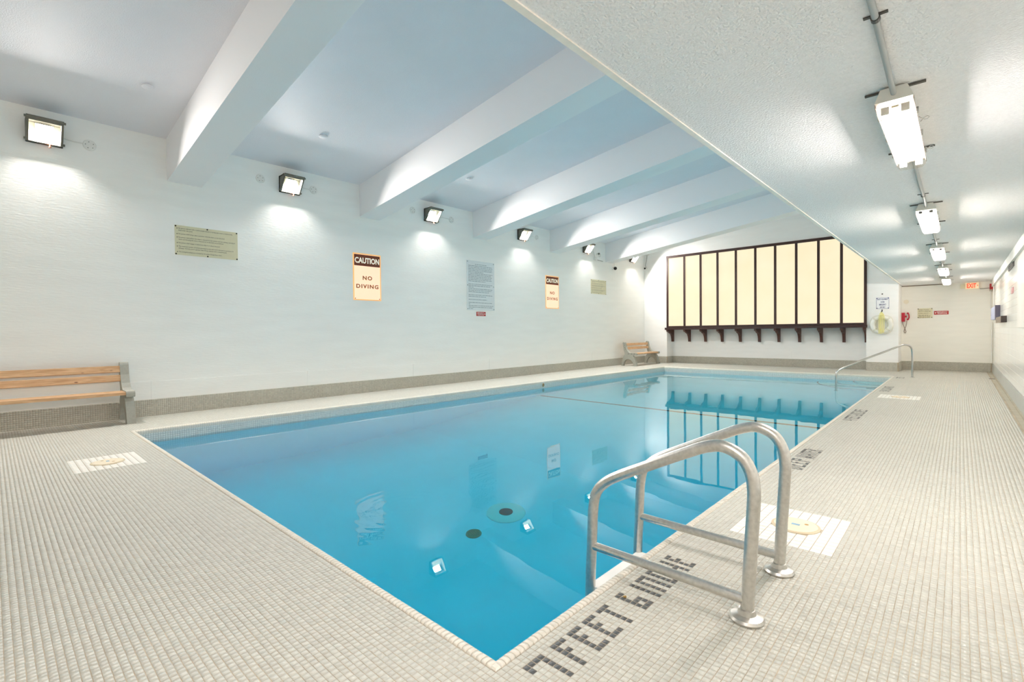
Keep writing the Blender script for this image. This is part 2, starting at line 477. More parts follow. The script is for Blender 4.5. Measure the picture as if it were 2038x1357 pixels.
# mosaic field: arrays of tile corners in a local plane -> one mesh
def tile_mesh(name, cx, cy, size, gap, thick, material, jitter=0.0006, bev=0.0010, origin=(0, 0, 0), ux=(1, 0, 0), uy=(0, 1, 0), un=(0, 0, 1)):
    n = len(cx)
    cx = np.asarray(cx, float); cy = np.asarray(cy, float)
    hs = (size - gap) / 2
    ox = np.array([-1, 1, 1, -1]); oy = np.array([-1, -1, 1, 1])
    jx = rng.uniform(-jitter, jitter, n); jy = rng.uniform(-jitter, jitter, n); jz = rng.uniform(-0.0004, 0.0004, n)
    V = np.zeros((n, 8, 3))
    for k in range(4):
        V[:, k, 0] = cx + jx + ox[k] * hs; V[:, k, 1] = cy + jy + oy[k] * hs; V[:, k, 2] = -thick
        V[:, 4 + k, 0] = cx + jx + ox[k] * (hs - bev); V[:, 4 + k, 1] = cy + jy + oy[k] * (hs - bev); V[:, 4 + k, 2] = jz
    W = np.array(origin) + V[..., 0:1] * np.array(ux) + V[..., 1:2] * np.array(uy) + V[..., 2:3] * np.array(un)
    base = (np.arange(n) * 8)[:, None, None]
    quads = np.array([[4, 5, 6, 7], [0, 1, 5, 4], [1, 2, 6, 5], [2, 3, 7, 6], [3, 0, 4, 7]])
    hand = np.dot(np.cross(ux, uy), un)
    if hand < 0: quads = quads[:, ::-1]
    F = (quads[None] + base).reshape(-1)
    me = bpy.data.meshes.new(name)
    me.vertices.add(n * 8); me.vertices.foreach_set('co', W.astype(np.float32).ravel())
    me.loops.add(n * 20); me.loops.foreach_set('vertex_index', F.astype(np.int32))
    me.polygons.add(n * 5); me.polygons.foreach_set('loop_start', (np.arange(n * 5) * 4).astype(np.int32))
    me.update(calc_edges=True)
    at = me.attributes.new('tint', 'FLOAT', 'FACE')
    at.data.foreach_set('value', np.repeat(rng.random(n), 5).astype(np.float32))
    me.materials.append(material)
    return me

# ------------------------------------------------------------------ key dimensions (metres)
XL, XR = -9.0, 0.65            # left wall, right wall
YB = -3.2                      # wall behind
YF = 17.3                      # far wall front plane
YREC = 17.78                   # recess back
YE = 18.3                      # end wall of the corridor
XREC0, XREC1 = -8.08, -2.0     # recess
XP = -1.27                     # pillar right side
ZS = 2.45                      # soffit underside
XS = -1.25                     # soffit edge
ZC = 4.24                      # ceiling at left wall
SL = 0.128                     # ceiling slope
P = 0.0262                     # mosaic pitch
JX, JY, JF = -1.20, 1.195, 15.50   # coping joint: right, near, far
JLX0, JLX1 = -7.74, -7.37          # coping joint on the left at near / far end
CW = 0.055                         # coping width
def zc(x): return ZC + SL * (x - XL)
def jleft(y): return JLX0 + (JLX1 - JLX0) * (y - JY) / (JF - JY)

# ------------------------------------------------------------------ setting: floor slab, walls, ceiling
lip = [(jleft(JY), JY), (JX, JY), (JX, JF), (jleft(JF), JF)]
fl = MB()
def slab(poly): fl.prism(poly, 'z', -0.25, -0.0014)
slab([(XL, YB), (XR, YB), (XR, JY), (XL, JY)])
slab([(JX, JY), (XR, JY), (XR, YE), (JX, YE)])
slab([(XL, JY), (jleft(JY), JY), (jleft(JF), JF), (XL, JF)])
slab([(XL, JF), (JX, JF), (JX, YREC), (XL, YREC)])
floor = struct(fl.build('floor', GROUT))

def wall_box(name, lo, hi, m_): return struct(MB().box(lo, hi).build(name, m_))
wl = wall_box('wall_left', (XL - 0.25, YB, -0.25), (XL, YE + 0.2, 5.6), WHITE_WALL)
wall_box('wall_near', (XL, YB - 0.25, -0.25), (XR, YB, 5.6), BACK_WALL)
# far wall: left strip, recess (back + jambs), head over the window, pillar
fw = MB()
fw.box((XL, YF, -0.25), (XREC0, YE + 0.2, 5.6))
fw.box((XREC0, YREC, -0.25), (XREC1, YE + 0.2, 1.34))
fw.box((XREC0, YF + 0.12, 1.34), (XREC1, YE + 0.2, 5.6))
fw.box((XREC0, YF, 3.9), (XREC1, YF + 0.12, 5.6))
fw.box((XREC1, YF, -0.25), (XP, YE + 0.2, 5.6))
wall_far = struct(fw.build('wall_far', WALL_FAR))
we = wall_box('wall_end', (XP, YE, -0.25), (XR + 0.25, YE + 0.2, ZS + 0.1), mat('end wall paint', (245, 243, 234), 0.4, noise=0.02, nscale=2, bump=0.15, bscale=9, bdist=0.005, stretch=(1, 1, 6)))
wr = wall_box('wall_right', (XR + 0.012, YB, -0.25), (XR + 0.25, YE, ZS + 0.1), GLOSS_WHITE)
z0 = 0.235
cm = bpy.data.meshes.new('course')
tmp = MB().box((0, YB, 0), (0.012, YE - 0.001, 0.1188)); bmesh.ops.bevel(tmp.bm, geom=[e for e in tmp.bm.edges if abs((e.verts[0].co - e.verts[1].co).y) > 1], offset=0.002, segments=1, affect='EDGES')
tmp.bm.to_mesh(cm); tmp.bm.free(); cm.materials.append(GLOSS_WHITE)
k = 0
while z0 + 0.118 < ZS:
    link('tile_course', cm, wr, (XR, 0, z0)); z0 += 0.12; k += 1

# sloping ceiling, with the soffit hanging in front of its high side
cl = MB()
cl.prism([(XL - 0.2, zc(XL - 0.2)), (XS + 0.3, zc(XS + 0.3)), (XS + 0.3, zc(XS + 0.3) + 0.2), (XL - 0.2, zc(XL - 0.2) + 0.2)], 'y', YB - 0.1, YE + 0.1)
ceiling = struct(cl.build('ceiling', CEIL))
sf = MB()
sf.box((XS, YB - 0.1, ZS), (XR + 0.3, YE + 0.1, 5.5))
soffit = struct(sf.build('ceiling_soffit', STIPPLE)); soffit.name = 'ceiling.001'
struct(MB().box((XS - 0.012, YB, ZS - 0.008), (XS + 0.022, YF - 0.001, ZS + 0.03)).build('trim_1', BEAD, bevel=0.006))
struct(MB().box((0.612, YB, 2.29), (XR - 0.001, YE - 0.001, ZS)).build('trim_2', mat('cornice paint', (228, 228, 222), 0.45), bevel=0.01))

# five beams under the sloping ceiling
BH = 0.645
for yb in (1.92, 5.19, 8.32, 11.44, 14.52, -1.3):
    b = MB()
    b.prism([(XL, zc(XL) - BH), (XS, zc(XS) - BH), (XS, zc(XS) + 0.02), (XL, zc(XL) + 0.02)], 'y', yb, yb + 0.47)
    o = struct(b.build('ceiling_beam', BEAM, bevel=0.006, bseg=1))

# left wall lower panels with joints
yy = -0.74
while yy < YF - 0.1:
    y1 = min(yy + 2.394, YF - 0.002)
    MB().box((XL, yy + 0.003, 0.247), (XL + 0.006, y1 - 0.003, 0.522)).build('panel', WHITE_WALL, wl, bevel=0.002, bseg=1)
    yy += 2.397
xx = XREC0
while xx < XREC1 - 0.1:
    x1 = min(xx + 2.02, XREC1)
    MB().box((xx + 0.002, YREC - 0.006, 0.25), (x1 - 0.002, YREC, 0.52)).build('panel', WALL_FAR, wall_far, bevel=0.002, bseg=1)
    xx += 2.026
# recess soffit closes behind the window box
# ------------------------------------------------------------------ mosaic deck
SK = [(-1.2 + 7 * P, JY + 69 * P, 20, 24), (-1.2 - 196 * P, JY - 27 * P, 24, 20), (-1.2 + 5 * P, JY + 357 * P, 22, 22)]   # x0, y0, nx, ny tiles of the big tile patches
LIDS = [(-0.735, 3.335), (-6.0, 0.755), (-0.765, 10.845)]
GLYPH = {
 '7': ['####', '#..#', '...#', '...#', '...#', '...#'], 'F': ['###', '#..', '##.', '#..', '#..', '#..'], 'E': ['###', '#..', '##.', '#..', '#..', '###'],
 'e': ['##', '#.', '##', '#.', '#.', '##'], 'T': ['###', '.#.', '.#.', '.#.', '.#.', '.#.'], '6': ['##.', '#..', '#..', '###', '#.#', '###'], 'I': ['#'] * 6,
 'N': ['###', '#.#', '#.#', '#.#', '#.#', '#.#'], 'C': ['###', '#..', '#..', '#..', '#..', '###'], 'H': ['#.#', '#.#', '#.#', '###', '#.#', '#.#'],
 'D': ['##.', '#.#', '#.#', '#.#', '#.#', '##.'], 'P': ['###', '#.#', '###', '#..', '#..', '#..'], 'W': ['#.#', '#.#', '#.#', '###', '###', '#.#'],
 'A': ['.#.', '#.#', '#.#', '###', '#.#', '#.#'], 'R': ['##.', '#.#', '##.', '##.', '#.#', '#.#'], '4': ['#.#', '#.#', '#.#', '###', '..#', '..#'],
 'S': ['###', '#..', '###', '..#', '..#', '###'], 'L': ['#..', '#..', '#..', '#..', '#..', '###'], 'O': ['###', '#.#', '#.#', '#.#', '#.#', '###'], '3': ['###', '..#', '.##', '..#', '..#', '###']}
ROW0 = 2                       # first letter row, in tiles from the coping joint
def put(word, j0, pos):
    out = []
    for ch, p_ in zip(word, pos):
        for r, row in enumerate(GLYPH[ch]):
            for c, v in enumerate(row):
                if v == '#': out.append((ROW0 + r, j0 + p_ + c))
    return out
near_txt = put('7FEET6INCHe', 3, [0, 6, 10, 14, 18, 24, 29, 31, 35, 39, 43])
deep_txt = put('DEEPWATER', round((4.715 - JY) / P), [0, 4, 8, 12, 18, 22, 25, 28, 31])
four_txt = put('4FEET6INCHES', round((7.664 - JY) / P), [0, 5, 8, 11, 15, 20, 24, 26, 30, 34, 38, 39])
four_txt = put('4FEET6INCHES', round((7.664 - JY) / P), [0, 5, 8, 11, 14, 19, 23, 25, 29, 33, 37, 40])
shal_txt = put('SHALLOWWATER', round((11.62 - JY) / P), [0, 4, 8, 12, 15, 18, 22, 27, 30, 33, 36, 39])
three_txt = put('3FEET', round((14.93 - JY) / P), [0, 4, 7, 10, 13])
letters_parts = near_txt + deep_txt
letters_stuff = four_txt + shal_txt + three_txt
letter_set = set(letters_parts + letters_stuff)

def grid(x0, x1, y0, y1):
    i0, i1 = math.ceil((x0 - JX) / P - 1e-6), math.floor((x1 - JX) / P + 1e-6)
    j0, j1 = math.ceil((y0 - JY) / P - 1e-6), math.floor((y1 - JY) / P + 1e-6)
    I, J = np.meshgrid(np.arange(i0, i1), np.arange(j0, j1), indexing='ij')
    return I.ravel(), J.ravel()
I1, J1 = grid(JX, 0.548, -1.3, YE - 0.003)                # right deck and corridor
I2, J2 = grid(XL, JX, -1.3, JY)                           # near deck
I3, J3 = grid(XL, -7.2, JY, JF)                           # left ledge
I4, J4 = grid(XL, JX, JF, YREC)                           # far ledge
I_ = np.concatenate([I1, I2, I3, I4]); J_ = np.concatenate([J1, J2, J3, J4])
X_ = JX + (I_ + 0.5) * P; Y_ = JY + (J_ + 0.5) * P
keep = np.ones(len(I_), bool)
inl = (Y_ > JY) & (Y_ < JF) & (X_ < JX)
keep &= ~(inl & (X_ + P / 2 > jleft(Y_)))
keep &= ~((Y_ > YF - P / 2) & ((X_ < XREC0 + P / 2) | ((X_ > XREC1 - P / 2) & (X_ < XP + P / 2))))
for (sx, sy, nx, ny) in SK:
    keep &= ~((X_ > sx) & (X_ < sx + nx * P) & (Y_ > sy) & (Y_ < sy + ny * P))
lk = np.fromiter(((int(a), int(b)) in letter_set for a, b in zip(I_, J_)), bool, len(I_))
keep &= ~lk
I_, J_, X_, Y_ = I_[keep], J_[keep], X_[keep], Y_[keep]
# the 300 tiles that show largest become parts of their own
Q = (R_CAM @ np.stack([X_, Y_, np.full_like(X_, -CAM_H)]))
with np.errstate(divide='ignore', invalid='ignore'):
    px = Q[0] / Q[2] * FPX + IW / 2; py = Q[1] / Q[2] * FPX + IH / 2
vis = (Q[2] > 0.3) & (px > 0) & (px < IW) & (py > 0) & (py < IH)
dist = np.where(vis, X_ ** 2 + Y_ ** 2, 1e9)
order = np.argsort(dist)[:300]
single = np.zeros(len(X_), bool); single[order] = True
one = tile_mesh('tile', [0], [0], P, 0.0018, 0.0025, TILE, jitter=0)
for q in order:
    o = link('tile', one, floor, (X_[q] + rng.uniform(-.0005, .0005), Y_[q] + rng.uniform(-.0005, .0005), rng.uniform(-.0003, .0003)))
near = (Y_ < 6.0) & ~single
for nm_, sel in (('tile_field', near), ('tile_field', ~near & ~single)):
    stuff(link(nm_, tile_mesh('tile_field', X_[sel], Y_[sel], P, 0.0018, 0.0025, TILE), floor))
dk = tile_mesh('dark_tile', [0], [0], P, 0.0026, 0.0025, DARK_TILE, jitter=0)
for (i, j) in letters_parts:
    link('dark_tile', dk, floor, (JX + (i + .5) * P, JY + (j + .5) * P, 0.0001))
ls = np.array(letters_stuff)
stuff(link('dark_tile_field', tile_mesh('dark_tile_field', JX + (ls[:, 0] + .5) * P, JY + (ls[:, 1] + .5) * P, P, 0.0026, 0.0025, DARK_TILE), floor))
bt = tile_mesh('large_tile', [0], [0], 2 * P, 0.0032, 0.0025, BIG_TILE, jitter=0)
for s_, (sx, sy, nx, ny) in enumerate(SK):
    xs, ys = np.meshgrid(sx + P * (1 + 2 * np.arange(nx // 2)), sy + P * (1 + 2 * np.arange(ny // 2)))
    xs, ys = xs.ravel(), ys.ravel()
    ok = np.hypot(xs - LIDS[s_][0], ys - LIDS[s_][1]) > 0.115
    xs, ys = xs[ok], ys[ok]
    if s_ < 2:
        for a, b in zip(xs, ys): link('large_tile', bt, floor, (a, b, 0.0004))
    else:
        stuff(link('large_tile_field', tile_mesh('large_tile_field', xs, ys, 2 * P, 0.003, 0.0025, BIG_TILE), floor))

# base strips of mosaic along the walls
def base(name, origin, ux, un, length, h=0.248):
    nx, nz = int(length / P), int(h / P)
    xs, zs = np.meshgrid((np.arange(nx) + .5) * P, (np.arange(nz) + .5) * P * (h / (nz * P)))
    # backing board
    me = tile_mesh('tile_field', xs.ravel(), zs.ravel(), P, 0.0024, 0.002, BASE_TILE, origin=(0, 0, 0), ux=ux, uy=(0, 0, 1), un=un)
    u = Vector(ux); n = Vector(un); o_ = Vector(origin)
    bk = MB()
    a = o_ + n * 0.0; b = o_ + u * length
    lo = [min(a[i], b[i], (a + n * 0.013)[i], (b + n * 0.013)[i]) for i in range(3)]; hi = [max(a[i], b[i], (a + n * 0.013)[i], (b + n * 0.013)[i]) for i in range(3)]
    lo[2], hi[2] = -0.002, h
    root = struct(bk.box(lo, hi).build(name, GROUT))
    co = np.empty(len(me.vertices) * 3, np.float32); me.vertices.foreach_get('co', co)
    co = co.reshape(-1, 3) + np.array(o_ + n * 0.015, np.float32); me.vertices.foreach_set('co', co.ravel()); me.update()
    stuff(link('tile_field', me, root))
    return root
base('baseboard_left', (XL, YF - 0.001, 0), (0, -1, 0), (1, 0, 0), YF + 1.3)
base('baseboard_far', (XL + 0.02, YF, 0), (1, 0, 0), (0, -1, 0), XREC0 - XL - 0.02)
base('baseboard_recess', (XREC0, YREC, 0), (1, 0, 0), (0, -1, 0), XREC1 - XREC0 + 0.0).name = 'baseboard_back'
base('baseboard_pillar', (XREC1, YF, 0), (1, 0, 0), (0, -1, 0), XP - XREC1).name = 'baseboard_front'
base('baseboard_side', (XP, YE - 0.02, 0), (0, -1, 0), (1, 0, 0), YE - YF - 0.02)
base('baseboard_end', (XP + 0.016, YE, 0), (1, 0, 0), (0, -1, 0), XR - XP - 0.04)
base('baseboard_jamb', (XREC0, YREC - 0.02, 0), (0, -1, 0), (1, 0, 0), YREC - YF - 0.02)
struct(MB().box((XR - 0.014, YB, 0), (XR + 0.012, YE - 0.02, 0.232)).build('baseboard_right', RIGHT_BASE, bevel=0.004))
gt = MB()
gt.box((0.552, YB, -0.01), (0.606, YE - 0.02, 0.001)); gt.box((0.612, YB, -0.01), (0.636, YE - 0.02, 0.006))
struct(gt.build('trim_3', GUTTER, bevel=0.001, bseg=1))

# ------------------------------------------------------------------ coping: bullnose tiles
prof = [(0.004, -0.02), (0.004, 0.0), (0.010, 0.005), (0.026, 0.006), (0.040, 0.002), (0.050, -0.008), (0.055, -0.024), (0.055, -0.05), (0.03, -0.05)]
def coping_tile_mesh(w):
    b = MB(); b.prism([(d, z) for d, z in prof], 'y', -w / 2, w / 2)
    for f in b.bm.faces: f.smooth = len(f.verts) == 4
    bmesh.ops.recalc_face_normals(b.bm, faces=b.bm.faces)
    me = bpy.data.meshes.new('coping_tile'); b.bm.to_mesh(me); b.bm.free(); me.materials.append(COPING); return me
ct = coping_tile_mesh(P - 0.0022)
bed = MB()
def ring_quad(d0, d1, za, zb):
    """frame of the pool edge between offsets d0..d1 inward of the joint"""
    def loop(d): return [(jleft(JY) + d, JY + d), (JX - d, JY + d), (JX - d, JF - d), (jleft(JF) + d, JF - d)]
    A, B_ = loop(d0), loop(d1)
    for i in range(4):
        j = (i + 1) % 4
        bed.prism([A[i], A[j], B_[j], B_[i]], 'z', za, zb)
ring_quad(0.0, 0.045, -0.25, -0.004)
coping = struct(bed.build('coping', GROUT)); coping.name = 'trim_4'
spots = []
def run(p0, p1, inward, ang):
    L_ = math.hypot(p1[0] - p0[0], p1[1] - p0[1]); n = int(L_ / P)
    for k_ in range(n):
        t = (k_ + .5) / n
        spots.append((p0[0] + (p1[0] - p0[0]) * t, p0[1] + (p1[1] - p0[1]) * t, ang))
run((jleft(JY) + 0.03, JY), (JX - 0.03, JY), None, PI / 2)
run((JX, JY + 0.03), (JX, JF - 0.03), None, PI)
la = math.atan2(-(JLX1 - JLX0), JF - JY)
run((jleft(JY + .03), JY + 0.03), (jleft(JF - .03), JF - 0.03), None, la)
run((jleft(JF) + 0.03, JF), (JX - 0.03, JF), None, -PI / 2)
spots.sort(key=lambda s: s[0] ** 2 + s[1] ** 2)
for (x, y, a) in spots[:300]:
    o = link('coping_tile', ct, coping, (x, y, rng.uniform(-.0006, .0006))); o.rotation_euler = (0, 0, a + rng.uniform(-.012, .012))
def merged(me, places, name):
    n = len(me.vertices); co = np.empty(n * 3, np.float32); me.vertices.foreach_get('co', co); co = co.reshape(-1, 3)
    faces = [tuple(p.vertices) for p in me.polygons]; V = []; F = []
    for k_, (x, y, a) in enumerate(places):
        c, s = math.cos(a), math.sin(a)
        V.append(np.stack([x + co[:, 0] * c - co[:, 1] * s, y + co[:, 0] * s + co[:, 1] * c, co[:, 2]], 1))
        F += [tuple(i + k_ * n for i in f) for f in faces]
    m2 = bpy.data.meshes.new(name); m2.from_pydata(np.concatenate(V).tolist(), [], F); m2.materials.append(me.materials[0]); return m2
def corner(cx, cy, sx, sy):
    for first in (True, False):
        b = MB(); rows_ = []
        for d_, z_ in prof:
            end = (cx + sx * 0.0305, cy + sy * d_, z_) if first else (cx + sx * d_, cy + sy * 0.0305, z_)
            if d_ > 0.03: end = (cx + sx * max(0.0305, d_ + 0.001), cy + sy * d_, z_) if first else (cx + sx * d_, cy + sy * max(0.0305, d_ + 0.001), z_)
            mit = (cx + sx * d_, cy + sy * d_, z_)
            rows_.append((b.bm.verts.new(end), b.bm.verts.new(mit)))
        for A, B5 in zip(rows_, rows_[1:]): b.bm.faces.new((A[0], A[1], B5[1], B5[0]))
        b.build('coping_tile', COPING, coping)
corner(JX, JY, -1, 1); corner(jleft(JY), JY, 1, 1); corner(JX, JF, -1, -1); corner(jleft(JF), JF, 1, -1)
stuff(link('coping_tile_run', merged(ct, spots[300:], 'coping_tile_run'), coping))

# ------------------------------------------------------------------ pool basin
ZF = [(JY, -2.35), (5.6, -2.35), (9.12, -1.45), (JF, -1.05)]
def zfloor(y):
    for (a, za), (b, zb) in zip(ZF, ZF[1:]):
        if y <= b: return za + (zb - za) * (y - a) / (b - a)
    return ZF[-1][1]
d = 0.048
ys = [JY + d, 5.6, 9.12, JF - d]
bm = bmesh.new()
rows = []
for y in ys:
    xl, xr = jleft(y) + d, JX - d
    z = zfloor(min(y, JF))
    rows.append([bm.verts.new(p) for p in ((xl, y, -0.02), (xl, y, z), (xr, y, z), (xr, y, -0.02))])
for A, B_ in zip(rows, rows[1:]):
    for k_ in range(3): bm.faces.new((A[k_], B_[k_], B_[k_ + 1], A[k_ + 1]))
bm.faces.new(rows[0]); bm.faces.new(rows[-1][::-1])
me = bpy.data.meshes.new('pool_basin'); bm.to_mesh(me); bm.free(); me.materials.append(PLASTER)
basin = struct(link('pool_basin', me)); basin.name = 'floor.001'
# waterline mosaic band on the basin walls
def band(p0, p1):
    p0, p1 = Vector(p0), Vector(p1); u = (p1 - p0).normalized(); L_ = (p1 - p0).length; nrm = Vector((-u.y, u.x, 0))
    nx, nz = int(L_ / P), 9
    xs, zs = np.meshgrid((np.arange(nx) + .5) * (L_ / nx), -0.05 - (np.arange(nz) + .5) * P)
    me_ = tile_mesh('band_tile_field', xs.ravel(), zs.ravel(), P, 0.003, 0.001, BAND_TILE, origin=tuple(p0 + nrm * 0.006), ux=tuple(u), uy=(0, 0, 1), un=tuple(nrm))
    stuff(link('tile_field', me_, basin))
    a, b_ = p0 + nrm * 0.0, p1
    bb = bmesh.new(); vv = [bb.verts.new(q) for q in (a + nrm * .005 + Vector((0, 0, -.02)), b_ + nrm * .005 + Vector((0, 0, -.02)), b_ + nrm * .005 + Vector((0, 0, -.29)), a + nrm * .005 + Vector((0, 0, -.29)))]
    bb.faces.new(vv); m3 = bpy.data.meshes.new('band_grout'); bb.to_mesh(m3); bb.free(); m3.materials.append(BAND_GROUT)
    link('grout_bed', m3, basin)
c00 = (jleft(JY + d) + d, JY + d, 0); c10 = (JX - d, JY + d, 0); c11 = (JX - d, JF - d, 0); c01 = (jleft(JF - d) + d, JF - d, 0)
band(c00, c10); band(c10, c11); band(c11, c01); band(c01, c00)
# dark line across the slope break
MB().box((jleft(9.1) + d, 9.08, -1.462), (JX - d, 9.15, -1.438)).build('depth_line', LINE, basin)
# quarter-round corner steps
for r_, zt in ((1.60, -0.85), (1.17, -0.6), (0.80, -0.35)):
    cx, cy = JX - d, JF - d
    poly = [(cx, cy)] + [(cx - r_ * math.sin(t), cy - r_ * math.cos(t)) for t in [PI / 2 * k_ / 20 for k_ in range(21)]]
    MB().prism(poly, 'z', -1.2, zt).build('step', PLASTER, basin)
    e = [Vector((cx - r_ * math.sin(t), cy - r_ * math.cos(t), zt)) for t in [PI / 2 * k_ / 24 for k_ in range(25)]]
    MB().tube(e, 0.016, 6).build('step_nosing', STEP_EDGE, basin)

# water body: glass surface with absorbing volume, sides sunk into the basin walls
e_ = 0.02
wb = MB()
wb.prism([(jleft(JY) + d - e_, JY + d - e_), (JX - d + e_, JY + d - e_), (JX - d + e_, JF - d + e_), (jleft(JF) + d - e_, JF - d + e_)], 'z', -2.6, WATER_Z)
water = struct(wb.build('water', WATER)); 

# drains on the floor of the deep end
t = thing('suction_cover', 'pale round cover plate with a dark hole on the deep pool floor', 'drain cover', (-4.007, 4.19, -2.35))
MB().lathe([(0.235, 0.0), (0.235, 0.012), (0.22, 0.02), (0.085, 0.022)], (-4.007, 4.19, -2.35), seg=36).build('plate', mat('pale plate', (205, 228, 222), 0.5), t, smooth=True)
MB().lathe([(0.084, 0.021), (0.084, 0.026)], (-4.007, 4.19, -2.35), seg=28).build('hole', DRAIN_DARK, t)
t = thing('main_drain', 'small round grated main drain beside the pale cover plate', 'drain', (-3.967, 3.624, -2.35))
dm = MB()
dm.lathe([(0.088, 0.0), (0.088, 0.012), (0.075, 0.016), (0.07, 0.016), (0.07, 0.004)], (-3.967, 3.624, -2.35), seg=28)
rim_ = dm.build('rim', DRAIN_GREY, t)
for k_ in range(-3, 4):
    hl = math.sqrt(0.07 ** 2 - (k_ * 0.019) ** 2)
    MB().box((-3.967 - hl, 3.624 + k_ * 0.019 - 0.005, -2.345), (-3.967 + hl, 3.624 + k_ * 0.019 + 0.005, -2.335)).build('grate_bar', DRAIN_GREY, rim_)

# ------------------------------------------------------------------ backlit window
wn = bpy.data.objects.new('window_1', None); COL.objects.link(wn); wn.location = (-5.04, YF, 1.34); struct(wn)
WZ0, WZ1 = 1.335, 3.91
mx = [-8.045, -7.395, -6.80, -6.21, -5.60, -4.985, -4.39, -3.79, -3.19, -2.60, -2.02]
for i, x in enumerate(mx):
    hw = 0.035
    MB().box((x - hw, YF - 0.03, WZ0), (x + hw, YF + 0.03, WZ1)).build('mullion', BROWN, wn, bevel=0.004, bseg=1)
MB().box((-8.08, YF - 0.035, WZ1), (-1.985, YF + 0.03, WZ1 + 0.085)).build('head_rail', BROWN, wn, bevel=0.004, bseg=1)
MB().box((-8.08, YF - 0.035, WZ0 - 0.005), (-1.985, YF + 0.03, WZ0 + 0.05)).build('bottom_rail', BROWN, wn, bevel=0.004, bseg=1)
MB().box((-8.12, YF - 0.10, 1.245), (-1.975, YREC - 0.001, 1.325)).build('ledge', BROWN, wn, bevel=0.008, bseg=2)
for a, b in zip(mx, mx[1:]):
    MB().box((a + 0.034, YF + 0.0, WZ0 + 0.045), (b - 0.034, YF + 0.012, WZ1 + 0.005)).build('pane', PANE, wn)
MB().box((-8.08, YF + 0.05, WZ0), (-1.985, YF + 0.12, WZ1 + 0.08)).build('back_box', WHITE_PL, wn)
# brackets: scroll profile in the (y, z) plane
bp = [(YF - 0.06, 1.244), (YREC - 0.002, 1.244), (YREC - 0.002, 0.80), (YREC - 0.10, 0.80), (YREC - 0.115, 0.90), (YREC - 0.14, 0.99), (YREC - 0.20, 1.07), (YREC - 0.30, 1.115), (YREC - 0.36, 1.125), (YREC - 0.40, 1.16), (YREC - 0.47, 1.165), (YREC - 0.52, 1.185), (YF - 0.06, 1.20)]
for x in mx:
    xb = x + 0.02 if x > -2.2 else x
    xb = min(xb, -2.045)
    MB().prism(bp, 'x', xb - 0.034, xb + 0.034).build('bracket', BROWN_BR, wn, bevel=0.004, bseg=1)

